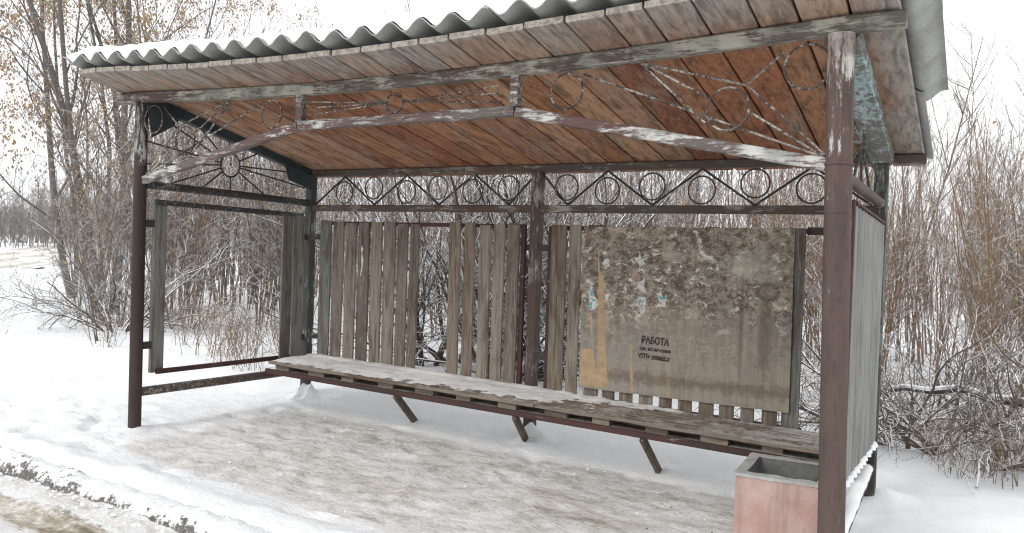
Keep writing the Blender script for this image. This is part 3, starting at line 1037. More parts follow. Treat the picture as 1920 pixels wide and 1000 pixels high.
# left side frame: top and bottom bars, three upright boards, brackets
b = MB()
b.bar((0.02, 0.13, 1.82), (0.02, 1.76, 1.80), 0.03, 0.045)
frame = b.build('side_frame', MAT['dark'], shelter)
b = MB(); b.bar((0.02, 0.17, 0.44), (0.02, 1.76, 0.425), 0.03, 0.04); b.build('bottom_bar', MAT['redsteel'], frame)
for lo_, hi_, pr_ in (((-0.04, 0.135, 0.43), (0.002, 0.25, 1.83), 0.1), ((0.037, 1.475, 0.42), (0.06, 1.604, 1.79), 0.5), ((0.037, 1.622, 0.415), (0.06, 1.757, 1.795), 0.9)):
    b = MB()
    b.box(lo_, hi_, pr_, 0.004)
    b.build('board', MAT['slat_grey'], frame)
for (y0, y1, z) in [(0.045, 0.15, 1.645), (0.045, 0.16, 0.66), (1.76, 1.85, 1.595), (1.76, 1.85, 0.6)]:
    b = MB()
    b.box((-0.012, y0, z - 0.03), (0.0, y1, z + 0.03), bev=0.002)
    b.build('bracket', MAT['dark'], frame)

# back slat panels
rngp = random.Random(3)


def slat_panel(slats, x0, x1, zt, zb_fn, rails, edges, name='slat_panel'):
    b = MB()
    for (a, c) in slats:
        lean = rngp.uniform(-0.006, 0.008)
        zt_ = zt + rngp.uniform(-0.015, 0.012)
        zb_ = zb_fn((a + c) / 2) + rngp.uniform(-0.012, 0.006)
        n0 = len(b.v)
        b.box((a, D - 0.085, zb_), (c, D - 0.062, zt_), rngp.random(), 0.003)
        for i in range(n0, len(b.v)):
            x, y, z = b.v[i]
            b.v[i] = (x + lean * (1 - (z - zb_) / (zt_ - zb_)), y + 0.004 * math.sin(z * 3 + a * 7), z)
    p = b.build(name, MAT['slat'], shelter)
    b = MB()
    for z, zz in rails:
        b.bar((x0, D - 0.045, z), (x1, D - 0.045, zz), 0.03, 0.035)
    for x in edges:
        b.box((x - 0.02, D - 0.062, zb_fn(x) - 0.02), (x + 0.02, D - 0.03, zt - 0.004), bev=0.002)
    b.build('panel_frame', MAT['redsteel'], p)
    return p


zb = lambda x: 0.425 - 0.0185 * x
sl_l = [(0.215, 0.353), (0.381, 0.51), (0.543, 0.67), (0.703, 0.833), (0.859, 0.98), (1.005, 1.137), (1.162, 1.278), (1.309, 1.405), (1.744, 1.857), (1.902, 2.007), (2.057, 2.165), (2.197, 2.304), (2.335, 2.45)]
left_panel = slat_panel(sl_l[1:], 0.2, 2.49, 1.752, zb, [(1.735, 1.735), (0.425, 0.39)], [2.475])
b = MB(); b.box((sl_l[0][0], D - 0.085, 0.41), (sl_l[0][1], D - 0.062, 1.76), 0.4, 0.003); b.build('end_board', MAT['slat_grey'], shelter)
b = MB()
b.prism([(0.742, 1.50), (0.757, 1.53), (0.772, 1.50), (0.765, 1.44), (0.778, 1.39), (0.77, 1.31), (0.752, 1.24), (0.742, 1.255), (0.757, 1.33), (0.748, 1.40), (0.755, 1.45)], D - 0.0925, D - 0.0865)
b.build('paint_smear', MAT['paper'], left_panel, label='white drip of old paint')
sl_r = [(2.755, 2.889), (2.918, 3.018), (3.087, 3.204), (3.25, 3.351), (3.4, 3.507), (3.564, 3.672), (3.724, 3.822), (3.872, 3.975), (4.028, 4.137), (4.189, 4.294), (4.345, 4.44), (4.497, 4.601)]
slat_panel(sl_r, 2.73, 4.76, 1.742, zb, [(1.725, 1.732), (0.37, 0.335)], [2.735])
b = MB(); b.box((4.628, D - 0.085, 0.335), (4.745, D - 0.062, 1.752), 0.15, 0.003); b.build('end_board', MAT['slat_grey'], shelter)
for (x0, x1, z) in [(2.46, 2.53, 1.56), (2.46, 2.53, 0.66), (2.61, 2.74, 1.56), (2.61, 2.74, 0.66), (4.745, 5.16, 1.735), (0.04, 0.215, 1.6), (0.04, 0.215, 0.62)]:
    b = MB()
    b.box((x0, D - 0.03, z - 0.027), (x1, D - 0.018, z + 0.027), bev=0.002)
    b.build('panel_bracket', MAT['dark'], shelter)

# right corrugated side wall
b = MB()
ys_ = np.linspace(0.465, 1.83, 130)
nz_ = 12
vs = []
for t_ in (0.0, 0.006):
    for i, y in enumerate(ys_):
        dx = 0.023 * math.cos(2 * math.pi * y / 0.128)
        for k in range(nz_):
            z0 = 0.365 - 0.025 * y
            z1 = 1.835 - 0.03 * y
            vs.append((L + 0.012 + dx + t_, y, z0 + (z1 - z0) * k / (nz_ - 1)))
ny_ = len(ys_)
q = ny_ * nz_
fs = []
for i in range(ny_ - 1):
    for k in range(nz_ - 1):
        a = i * nz_ + k
        fs.append((a, a + 1, a + nz_ + 1, a + nz_))
        fs.append((q + a, q + a + nz_, q + a + nz_ + 1, q + a + 1))
    a = i * nz_
    fs.append((a, a + nz_, q + a + nz_, q + a))
    a += nz_ - 1
    fs.append((a, q + a, q + a + nz_, a + nz_))
for i in (0, ny_ - 1):
    for k in range(nz_ - 1):
        a = i * nz_ + k
        fs.append((a, q + a, q + a + 1, a + 1))
b.add(vs, fs)
wall = b.build('side_wall_sheet', MAT['corr'], shelter, True)
b = MB()
b.bar((L + 0.012, 0.44, 0.3), (L + 0.012, 0.44, 1.85), 0.05, 0.05, (0, 1, 0))
b.bar((L - 0.024, 0.3, 1.79), (L - 0.024, 1.84, 1.745), 0.03, 0.035)
b.bar((L - 0.024, 0.3, 0.395), (L - 0.024, 1.84, 0.36), 0.03, 0.035)
b.bar((L + 0.016, 0.467, 1.838), (L + 0.016, 1.845, 1.795), 0.055, 0.016)
b.build('wall_frame', MAT['redsteel'], wall)
# caps of snow along the foot of the corrugated wall
b = MB()
for i in range(11):
    y = 0.51 + i * 0.128 + rngp.uniform(-0.01, 0.01)
    z = 0.365 - 0.025 * y
    r = rngp.uniform(0.02, 0.034)
    n0 = len(b.v)
    vs, fs = [], []
    for a in range(5):
        q = math.pi / 2 * a / 4
        for k in range(8):
            t_ = 2 * math.pi * k / 8
            vs.append((L + 0.036 + r * 0.9 * math.cos(q) * math.cos(t_), y + r * 1.35 * math.cos(q) * math.sin(t_), z - 0.012 + r * 1.2 * math.sin(q)))
    for a in range(4):
        for k in range(8):
            fs.append((a * 8 + k, a * 8 + (k + 1) % 8, (a + 1) * 8 + (k + 1) % 8, (a + 1) * 8 + k))
    fs.append(tuple(range(7, -1, -1)))
    b.add(vs, fs)
o = b.build('wall_foot_snow', MAT['snow'], None, True)
tag(o, 'row of small snow lumps along the foot of the corrugated side wall', 'snow')

# roof: planked soffit, two rows of corrugated slates, snow
b = MB()
x = -0.27
while x < 5.40:
    w = rngp.uniform(0.19, 0.245)
    if x + w > 5.46:
        w = 5.46 - x
    y0 = -0.37 + rngp.uniform(-0.006, 0.006)
    b.cur = rngp.random()
    n0 = len(b.v)
    st = 9
    dz0 = rngp.uniform(0, 0.004)
    vs, fs = [], []
    for i in range(st):
        y = y0 + (2.12 - y0) * i / (st - 1)
        zz = ZS - SLOPE * y + dz0
        vs += [(x + 0.007, y, zz + 0.004), (x + 0.013, y, zz), (x + w - 0.013, y, zz), (x + w - 0.007, y, zz + 0.004), (x + w - 0.007, y, zz + 0.034), (x + 0.007, y, zz + 0.034)]
    for i in range(st - 1):
        for k in range(6):
            fs.append((i * 6 + k, (i + 1) * 6 + k, (i + 1) * 6 + (k + 1) % 6, i * 6 + (k + 1) % 6))
    fs += [tuple(range(6)), tuple((st - 1) * 6 + k for k in range(5, -1, -1))]
    b.add(vs, fs)
    x += w
b.build('soffit', MAT['soffit'], shelter, warp=roof_warp)
# dark roofing felt over the boards closes the gaps between them
b = MB()
vs, fs = [], []
for i in range(25):
    for j in range(8):
        x_ = -0.26 + 5.66 * i / 24; y_ = -0.355 + 2.44 * j / 7
        vs.append((x_, y_, ZS - SLOPE * y_ + 0.0415))
for i in range(24):
    for j in range(7):
        fs.append((i * 8 + j, (i + 1) * 8 + j, (i + 1) * 8 + j + 1, i * 8 + j + 1))
b.add(vs, fs)
b.build('roofing_felt', flat_mat('black_felt', (0.03, 0.03, 0.028)), shelter, warp=roof_warp)

PITCH, AMP = 0.2135, 0.031
ZW = ZS + 0.046 + AMP      # wave mid-level at Y = 0


def wave(x):
    return AMP * math.cos(2 * math.pi * (x - 0.044) / PITCH)


def roof_sheet(x0, x1, y0, y1, dz):
    b = MB()
    nx = int((x1 - x0) / 0.0178) + 1
    nyy = 8
    vs, fs = [], []
    tilt = rngp.uniform(-0.004, 0.004)
    yo = rngp.uniform(-0.012, 0.012)
    for t_ in (0, 0.0075):
        for i in range(nx + 1):
            x = x0 + (x1 - x0) * i / nx
            for j in range(nyy + 1):
                y = y0 + yo + (y1 - y0) * j / nyy
                yy = y + (fbm(x, y0 * 3, 14.0, 3) * 0.007 if j in (0, nyy) else 0)
                vs.append((x, yy, ZW - SLOPE * y + wave(x) + dz + t_ + tilt * (i / nx)))
    s1 = nyy + 1
    q = (nx + 1) * s1
    for i in range(nx):
        for j in range(nyy):
            a = i * s1 + j
            fs.append((a, a + 1, a + s1 + 1, a + s1))
            fs.append((q + a, q + a + s1, q + a + s1 + 1, q + a + 1))
        a = i * s1
        fs.append((a, a + s1, q + a + s1, q + a))
        a += nyy
        fs.append((a, q + a, q + a + s1, a + s1))
    for i in (0, nx):
        for j in range(nyy):
            a = i * s1 + j
            fs.append((a, q + a, q + a + 1, a + 1))
    b.add(vs, fs)
    return b.build('roof_sheet', MAT['slate'], shelter, True, roof_warp)


edges_f = [-0.39, 0.95, 2.2, 3.46, 4.7, 5.61]
for i in range(5):
    roof_sheet(edges_f[i], edges_f[i + 1] + (0.03 if i < 4 else 0), -0.43, 1.18, 0.012 + 0.009 * (i % 2))
edges_b = [-0.36, 1.1, 2.35, 3.6, 4.6, 5.5]
for i in range(5):
    roof_sheet(edges_b[i], edges_b[i + 1] + (0.03 if i < 4 else 0), 1.02, 2.1, -0.006 + 0.007 * (i % 2))
# one end sheet laid over the right edge, its step showing from below
roof_sheet(4.74, 5.61, -0.43, 0.32, 0.032)

b = MB()
nx, nyy = 330, 26
vs, fs = [], []
for i in range(nx + 1):
    x = -0.36 + (5.58 + 0.36) * i / nx
    for j in range(nyy + 1):
        v_ = (j / nyy) ** 1.7
        y = -0.405 + 2.48 * v_
        xm = 5.58 if y < 0.95 else (5.46 if y > 1.05 else 5.58 - 1.2 * (y - 0.95))
        x = -0.36 + (xm + 0.36) * i / nx
        e = min(1, (y + 0.405) / 0.13)
        ex = min(1, (x + 0.36) / 0.14, (xm - x) / 0.1)
        n = fbm(x, y, 2.3, 4) * 0.03 + fbm(x, y + 5, 9.0, 3) * 0.012
        crest = ZW - SLOPE * y + AMP + 0.04
        base = ZW - SLOPE * y + wave(x) + 0.036
        trough = 0.2 + 0.8 * math.sqrt(max(0, e))
        top = base + (crest + 0.1 + n - base) * math.sqrt(max(0, min(e, ex))) * (0.82 + 0.18 * trough)
        if j == 0:
            top = base - 0.005
        elif e < 0.6:
            top = max(top, base + 0.004 + (AMP - wave(x)) * 0.75)
        vs.append((x, y, top))
for i in range(nx):
    for j in range(nyy):
        a = i * (nyy + 1) + j
        fs.append((a, a + nyy + 1, a + nyy + 2, a + 1))
b.add(vs, fs)
o = b.build('roof_snow', MAT['snow'], None, True, roof_warp)
tag(o, 'thick white snow blanket lying on the corrugated shelter roof', 'snow')

# ------------------------------------------------------------------ bench along the back
bench = empty('bench', (2.6, 1.5, -0.05), 'long low bench of weathered boards on wooden blocks along the slatted back wall', 'bench')
BZ = lambda x: 0.437 - 0.0182 * x


def bench_warp(p):
    return (p[0], p[1], p[2] + BZ(p[0]))


b = MB()
for (y0, y1, pr) in [(1.235, 1.40, 0.15), (1.408, 1.60, 0.8), (1.608, 1.795, 0.45)]:
    for (x0, x1, k) in [(0.16 + 0.03 * pr, 2.95, 0), (2.956, 5.12, 0.3)]:
        n0 = len(b.v)
        b.cur = (pr + k) % 1
        nn = 12
        for i in range(nn):
            pass
        b.sweep([(x0 + (x1 - x0) * i / nn, (y0 + y1) / 2, -0.013 + 0.002 * math.sin(i * 1.7 + pr * 9)) for i in range(nn + 1)], y1 - y0, 0.026)
b.build('seat', MAT['bench'], bench, warp=bench_warp)
for k, x in enumerate(np.arange(0.22, 5.1, 0.40)):
    w = 0.16 + 0.03 * math.sin(k * 2.1)
    b = MB(); b.cur = (k * 0.37) % 1
    b.box((x, 1.278 + 0.012 * math.sin(k * 3), -0.074), (x + w, 1.78, -0.027), bev=0.003)
    b.build('block', MAT['bench'], bench, warp=bench_warp)
b = MB()
b.sweep([(0.12, 1.262, -0.096), (2.6, 1.262, -0.096), (5.15, 1.262, -0.096)], 0.045, 0.042)
b.sweep([(0.12, 1.76, -0.096), (2.6, 1.76, -0.096), (5.15, 1.76, -0.096)], 0.045, 0.042)
b.build('rail', MAT['redsteel'], bench, warp=bench_warp)
for (x0, x1, y1) in [(1.622, 1.47, 1.83), (2.772, 2.61, 1.82), (3.805, 3.81, 1.67)]:
    b = MB(); b.sweep([(x0, 1.27, BZ(x0) - 0.118), (x1, y1, -0.1)], 0.06, 0.03, (1, 0, 0)); b.build('brace', MAT['slat'], bench)

for k, y in enumerate((1.34, 1.52, 1.69)):
    b = MB(); b.cur = 0.3 * k
    b.sweep([(0.2 + 4.9 * i / 8, y, -0.0835) for i in range(9)], 0.15, 0.018)
    b.build('under_board', MAT['bench'], bench, warp=bench_warp)

# thin grey snow on the seat
b = MB()
vs, fs, ids = [], [], {}
gx, gy = 330, 36
x0, x1, y0, y1 = 0.17, 5.1, 1.25, 1.80
th = np.zeros((gx + 1, gy + 1))
for i in range(gx + 1):
    for j in range(gy + 1):
        x = x0 + (x1 - x0) * i / gx
        y = y0 + (y1 - y0) * j / gy
        edge = 1.325 + 0.08 * fbm(x, 0, 2.0, 3) + max(0, (x - 1.4)) * 0.09
        t = (y - edge) * 0.045 + 0.011 * fbm(x, y, 9.0, 6)
        if x > 3.0:
            t -= (x - 3.0) * 0.016
        if x > 4.2:
            t += (x - 4.2) * 0.03 + (y - 1.5) * -0.02
        if y > 1.74:
            t += 0.010 * (1 + fbm(x, 4, 7.0, 3)) * (1 if x < 3 else 0.2)
        th[i, j] = max(min(t, 0.009 + 0.006 * fbm(x, y, 9, 4) + (0.012 if y > 1.72 else 0)), -0.003)
for i in range(gx + 1):
    for j in range(gy + 1):
        vs.append((x0 + (x1 - x0) * i / gx, y0 + (y1 - y0) * j / gy, max(th[i, j], -0.0025) + 0.003))
for i in range(gx):
    for j in range(gy):
        if max(th[i, j], th[i + 1, j], th[i, j + 1], th[i + 1, j + 1]) > -0.001:
            a = i * (gy + 1) + j
            fs.append((a, a + gy + 1, a + gy + 2, a + 1))
b.add(vs, fs)
o = b.build('bench_snow', MAT['bench_snow'], None, True, bench_warp)
tag(o, 'thin layer of grey snow on the bench seat', 'snow')

# ------------------------------------------------------------------ notice board
BY = 1.795
board = empty('notice_board', (3.06, BY, 0.455), 'weathered plywood notice board with torn paper scraps nailed over the slats above the bench', 'notice board')
b = MB(); b.add([(3.058, BY - 0.012, 0.455), (4.684, BY - 0.012, 0.458), (4.676, BY - 0.012, 1.75), (3.054, BY - 0.012, 1.738), (3.058, BY + 0.004, 0.455), (4.684, BY + 0.004, 0.458), (4.676, BY + 0.004, 1.75), (3.054, BY + 0.004, 1.738)],
               [(0, 1, 2, 3), (7, 6, 5, 4), (0, 4, 5, 1), (1, 5, 6, 2), (2, 6, 7, 3), (3, 7, 4, 0)])
b.build('panel', MAT['board'], board)


def scrap(name, mat, poly, d, label=None):
    b = MB()
    # subdivide the outline a little for a torn edge
    P = []
    n = len(poly)
    for i in range(n):
        a, c = poly[i], poly[(i + 1) % n]
        P.append(a)
        ln = math.hypot(c[0] - a[0], c[1] - a[1])
        for k in range(1, max(1, int(ln / 0.02))):
            t = k / max(1, int(ln / 0.02))
            P.append((a[0] + (c[0] - a[0]) * t + rngp.uniform(-0.003, 0.003), a[1] + (c[1] - a[1]) * t + rngp.uniform(-0.003, 0.003)))
    b.prism(P, BY - 0.012 - d, BY - 0.0115)
    return b.build(name, MAT[mat], board, label=label)


veneer = [(3.183, 1.58), (3.195, 1.58), (3.207, 1.384), (3.241, 1.355), (3.25, 1.235), (3.267, 1.01), (3.276, 0.801), (3.315, 0.511), (3.316, 0.478), (3.065, 0.474), (3.067, 0.764), (3.176, 0.771), (3.195, 0.626), (3.215, 0.628), (3.208, 1.006), (3.205, 1.081), (3.197, 1.369), (3.191, 1.383)]
scrap('peeled_strip', 'veneer', veneer, 0.0008, 'long pale strip where the top veneer has peeled away')
scrap('peeled_strip', 'veneer', [(3.484, 0.84), (3.494, 0.841), (3.526, 0.473), (3.499, 0.478)], 0.0008, 'thin pale streak')
scrap('peeled_strip', 'veneer', [(3.132, 1.063), (3.146, 1.064), (3.176, 0.775), (3.165, 0.778)], 0.0008)
scrap('peeled_strip', 'veneer', [(3.80, 0.60), (3.806, 0.60), (3.815, 0.468), (3.803, 0.468)], 0.0008)
t1 = [(3.132, 1.305), (3.156, 1.287), (3.147, 1.237), (3.165, 1.192), (3.2, 1.164), (3.209, 1.134), (3.182, 1.087), (3.132, 1.076), (3.123, 1.152), (3.126, 1.244)]
w2 = [(3.525, 1.184), (3.547, 1.208), (3.594, 1.206), (3.603, 1.181), (3.597, 1.129), (3.595, 1.092), (3.56, 1.079), (3.548, 1.104), (3.557, 1.126), (3.527, 1.139)]
w3 = [(3.685, 1.24), (3.712, 1.251), (3.74, 1.211), (3.758, 1.237), (3.768, 1.213), (3.76, 1.176), (3.75, 1.14), (3.682, 1.142), (3.707, 1.176)]
w4 = [(3.492, 1.515), (3.528, 1.508), (3.533, 1.56), (3.545, 1.509), (3.58, 1.466), (3.561, 1.451), (3.546, 1.435), (3.582, 1.407), (3.571, 1.389), (3.535, 1.42), (3.53, 1.449), (3.509, 1.475)]
w5 = [(3.524, 1.316), (3.566, 1.333), (3.584, 1.356), (3.579, 1.29), (3.604, 1.247), (3.562, 1.241), (3.537, 1.273), (3.499, 1.256), (3.529, 1.287)]
w6 = [(3.225, 1.453), (3.248, 1.488), (3.277, 1.492), (3.286, 1.47), (3.267, 1.439), (3.238, 1.438)]
w7 = [(3.65, 1.348), (3.704, 1.354), (3.766, 1.321), (3.759, 1.31), (3.712, 1.329), (3.666, 1.338)]
sm = [(3.259, 1.209), (3.296, 1.219), (3.302, 1.2), (3.285, 1.188), (3.283, 1.139), (3.274, 1.161), (3.263, 1.19)]
s1 = scrap('paper_scrap', 'paper', t1, 0.0016, 'white scrap printed with teal at the left edge')
s3 = scrap('paper_scrap', 'paper', w3, 0.0016, 'white scrap with a teal corner')
s2 = scrap('paper_scrap', 'paper', w2, 0.0016)
for w_ in (w4, w5, w6, w7, sm):
    scrap('paper_scrap', 'paper', w_, 0.0016)
scrap('paper_scrap', 'paper_pink', [(3.484, 1.418), (3.512, 1.412), (3.541, 1.365), (3.542, 1.339), (3.496, 1.33), (3.479, 1.351)], 0.0013, 'faded pink scrap')
for poly, par in (([(3.126, 1.244), (3.147, 1.237), (3.161, 1.196), (3.136, 1.191)], s1), ([(3.126, 1.135), (3.15, 1.14), (3.148, 1.09), (3.133, 1.082)], s1), ([(3.15, 1.165), (3.19, 1.16), (3.186, 1.15), (3.152, 1.152)], s1),
                  ([(3.693, 1.237), (3.717, 1.217), (3.763, 1.209), (3.759, 1.198), (3.71, 1.198)], s3), ([(3.54, 1.178), (3.59, 1.172), (3.588, 1.163), (3.542, 1.166)], s2)):
    b = MB(); b.prism(poly, BY - 0.0145, BY - 0.0135); b.build('teal_print', MAT['paper_teal'], par)
# remains of a red poster heading in the corner: Ж И М and thin bars


def lettering(txt, x, z, h, mat, name, ytop, sx=1.0, rot=0.0, bold=0.0):
    cu = bpy.data.curves.new(name, 'FONT')
    cu.body = txt
    cu.size = h / 0.70
    cu.extrude = 0.0004
    cu.offset = bold
    ob = bpy.data.objects.new(name, cu)
    COL.objects.link(ob)
    dg = bpy.context.evaluated_depsgraph_get()
    me = bpy.data.meshes.new_from_object(ob.evaluated_get(dg))
    bpy.data.objects.remove(ob)
    bpy.data.curves.remove(cu)
    ol = root_loc(board)
    for v in me.vertices:
        a, c = v.co.x * sx, v.co.y
        rx = a * math.cos(rot) - c * math.sin(rot)
        rz = a * math.sin(rot) + c * math.cos(rot)
        v.co = Vector((x + rx, ytop + v.co.z, z + rz)) - ol
    me.materials.clear()
    return link_mesh(name, me, mat, board)


def fit_text(txt, x0, x1, z, h, mat, name, rot=0.0, bold=0.0):
    o = lettering(txt, x0, z, h, mat, name, BY - 0.0135, 1.0, rot, bold)
    xs = [v.co.x for v in o.data.vertices]
    k = (x1 - x0) / max(1e-6, max(xs) - min(xs))
    mn = min(xs)
    for v in o.data.vertices:
        v.co.x = mn + (v.co.x - mn) * k
    return o


fit_text('РАБОТА', 3.575, 3.797, 0.858, 0.05, MAT['ink'], 'stencil_lettering', R(-1.5), 0.004)
fit_text('ок аDкчова', 3.564, 3.812, 0.803, 0.026, MAT['ink'], 'stencil_lettering', R(-2), 0.002)
fit_text('V7П+ нпикк.z', 3.554, 3.81, 0.742, 0.034, MAT['ink'], 'stencil_lettering', R(-1.5), 0.003)
fit_text('ЖИМ', 3.085, 3.2, 1.638, 0.042, MAT['paper_red'], 'faded_lettering', 0, 0.001)

# ------------------------------------------------------------------ concrete litter bin
BINZ = -0.105
binr = empty('litter_bin', (4.955, 0.405, BINZ), 'square concrete litter bin in worn pink paint beside the thick maroon front post', 'litter bin', rz=R(3.5))
HBIN = 0.41 - BINZ


def bin_local(b, name, mat, lab=None):
    me = bpy.data.meshes.new(name)
    me.from_pydata(b.v, [], b.f)
    return link_mesh(name, me, mat, binr, True, lab)


hw, hd, tw, td = 0.225, 0.25, 0.05, 0.055
def ring_solid(b, z0, z1, hw0, hd0, iw, idp, seed):
    """square ring from z0 to z1 with uneven outer edge"""
    n = 10
    out = []
    for side in range(4):
        for k in range(n):
            t = -1 + 2 * k / n
            out.append([(t * hw0, -hd0), (hw0, t * hd0), (-t * hw0, hd0), (-hw0, -t * hd0)][side])
    inn = []
    for side in range(4):
        for k in range(n):
            t = -1 + 2 * k / n
            inn.append([(t * iw, -idp), (iw, t * idp), (-t * iw, idp), (-iw, -t * idp)][side])
    N = len(out)
    vs = []
    lv = [z0 + (z1 - z0) * i / 7 for i in range(8)]
    for z in lv:
        for i, (x, y) in enumerate(out):
            k = 1 + 0.016 * fbm(x * 3 + seed, y * 3 + z * 3, 3.0, 4) - (0.022 if abs(abs(x) - hw0) < 1e-6 and abs(abs(y) - hd0) < 1e-6 else 0)
            vs.append((x * k, y * k, z + (0.006 * fbm(x * 5, y * 5 + seed, 3, 3) if z in (z1,) else 0)))
    for z in lv[::-1]:
        for i, (x, y) in enumerate(inn):
            k = 1 + 0.02 * fbm(x * 4 + seed, y * 4 + z, 2.0, 3)
            vs.append((x * k, y * k, z + (0.006 * fbm(x * 5, y * 5 + seed, 3, 3) if z == z1 else 0)))
    fs = []
    for r in range(15):
        for i in range(N):
            fs.append((r * N + i, r * N + (i + 1) % N, (r + 1) * N + (i + 1) % N, (r + 1) * N + i))
    for i in range(N):
        fs.append((15 * N + i, 15 * N + (i + 1) % N, (i + 1) % N, i))
    b.add(vs, fs)


b = MB(); ring_solid(b, -0.03, HBIN - 0.016, hw, hd, hw - tw, hd - td, 1.0)
bin_local(b, 'body', MAT['bin'])
b = MB(); ring_solid(b, HBIN - 0.0155, HBIN, hw + 0.004, hd + 0.004, hw - tw - 0.003, hd - td - 0.003, 4.0)
bin_local(b, 'rim', MAT['conc'])
b = MB()
a_, c_ = hw - tw - 0.008, hd - td - 0.008
i_, j_ = a_ - 0.006, c_ - 0.006
vs = [(-a_, -c_, HBIN - 0.004), (a_, -c_, HBIN - 0.004), (a_, c_, HBIN - 0.004), (-a_, c_, HBIN - 0.004), (-i_, -j_, 0.06), (i_, -j_, 0.06), (i_, j_, 0.06), (-i_, j_, 0.06)]
b.add(vs, [(0, 1, 5, 4), (1, 2, 6, 5), (2, 3, 7, 6), (3, 0, 4, 7), (4, 5, 6, 7)])
bin_local(b, 'lining', flat_mat('dark_bin_concrete', (0.17, 0.175, 0.17), 0.6, 12))  # inner faces in a darker grey than the rim concrete

# ------------------------------------------------------------------ trees and shrubs
def tubes_mesh(name, pls, sides, mat_idx=None):
    """pls: list of (pts (k,3), radii (k)) -> arrays"""
    groups = {}
    for p, r in pls:
        groups.setdefault(len(p), []).append((p, r))
    Vs, Fs, off = [], [], 0
    for k, lst in groups.items():
        P = np.array([a for a, _ in lst])
        Rr = np.array([c for _, c in lst])
        N = len(lst)
        T = np.gradient(P, axis=1)
        T /= (np.linalg.norm(T, axis=2, keepdims=True) + 1e-9)
        t0 = P[:, -1] - P[:, 0]
        t0 /= (np.linalg.norm(t0, axis=1, keepdims=True) + 1e-9)
        ref = np.where((np.abs(t0[:, 2:3]) > 0.75), np.array([[1.0, 0.2, 0]]), np.array([[0, 0, 1.0]]))
        A = np.cross(T, ref[:, None, :])
        A /= (np.linalg.norm(A, axis=2, keepdims=True) + 1e-9)
        B = np.cross(A, T)
        an = np.arange(sides) * 2 * np.pi / sides + (np.pi / 4 if sides == 4 else np.pi / 2)
        ring = A[:, :, None, :] * np.cos(an)[None, None, :, None] + B[:, :, None, :] * np.sin(an)[None, None, :, None]
        V = P[:, :, None, :] + ring * Rr[:, :, None, None]
        Vs.append(V.reshape(-1, 3))
        base = off + (np.arange(N) * k * sides)[:, None, None]
        i = np.arange(k - 1)[None, :, None] * sides
        j = np.arange(sides)[None, None, :]
        j2 = (j + 1) % sides
        F = np.stack([base + i + j, base + i + j2, base + i + sides + j2, base + i + sides + j], -1).reshape(-1, 4)
        Fs.append(F)
        off += N * k * sides
    V = np.concatenate(Vs)
    F = np.concatenate(Fs)
    return V, F


def mesh_np(name, V, F):
    me = bpy.data.meshes.new(name)
    nv, nf, w = len(V), len(F), F.shape[1]
    me.vertices.add(nv)
    me.vertices.foreach_set('co', np.ascontiguousarray(V, np.float32).ravel())
    me.loops.add(nf * w)
    me.loops.foreach_set('vertex_index', np.ascontiguousarray(F, np.int32).ravel())
    me.polygons.add(nf)
    me.polygons.foreach_set('loop_start', np.arange(0, nf * w, w, dtype=np.int32))
    me.polygons.foreach_set('loop_total', np.full(nf, w, dtype=np.int32))
    me.update(calc_edges=True)
    return me


def unit(v):
    return v / (np.linalg.norm(v) + 1e-9)


def grow(out, rg, p, d, Ln, r, lev, C):
    """recursive branching; out[lev] gets polylines"""
    n = C['seg'][lev]
    pts, rad = [p], [r]
    tip = C['tip'][lev]
    for i in range(n):
        d = unit(d + rg.normal(0, C['wander'][lev], 3) + np.array([0, 0, C['trop'][lev]]))
        p = p + d * (Ln / n)
        pts.append(p)
        rad.append(r * (1 - (1 - tip) * (i + 1) / n))
    out[lev].append((np.array(pts), np.array(rad)))
    if lev + 1 >= len(C['seg']):
        return
    nc = C['n'][lev]
    nc = max(0, int(round(nc * rg.uniform(0.75, 1.25))))
    for c in range(nc):
        t = C['start'][lev] + (1 - C['start'][lev]) * (c + rg.uniform(0, 1)) / nc
        t = min(t, 0.985)
        f = t * n
        i = min(int(f), n - 1)
        q = pts[i] + (pts[i + 1] - pts[i]) * (f - i)
        dd = unit(pts[i + 1] - pts[i])
        a = unit(np.cross(dd, rg.normal(0, 1, 3)))
        ang = math.radians(C['ang'][lev]) * rg.uniform(0.7, 1.3)
        nd = unit(dd * math.cos(ang) + a * math.sin(ang))
        cl = Ln * C['lr'][lev] * (1 - C['fall'][lev] * t) * rg.uniform(0.65, 1.3)
        cr = max(C['rmin'], (rad[i] + (rad[i + 1] - rad[i]) * (f - i)) * C['rr'][lev])
        grow(out, rg, q, nd, cl, cr, lev + 1, C)


def leaf_quads(rg, pts, n_per, size, drop):
    V, F = [], []
    for p in pts:
        for _ in range(n_per):
            c = p + rg.normal(0, 0.05, 3) + np.array([0, 0, -rg.uniform(0, drop)])
            a = rg.uniform(0, 6.28)
            h = np.array([math.cos(a), math.sin(a), 0]) * size * rg.uniform(0.22, 0.45)
            v = np.array([rg.normal(0, 0.3), rg.normal(0, 0.3), -1.0]) * size * rg.uniform(0.7, 1.3)
            k = len(V)
            V += [c, c + v * 0.55 + h, c + v, c + v * 0.55 - h]
            F.append((k, k + 1, k + 2, k + 3))
    return np.array(V), np.array(F)


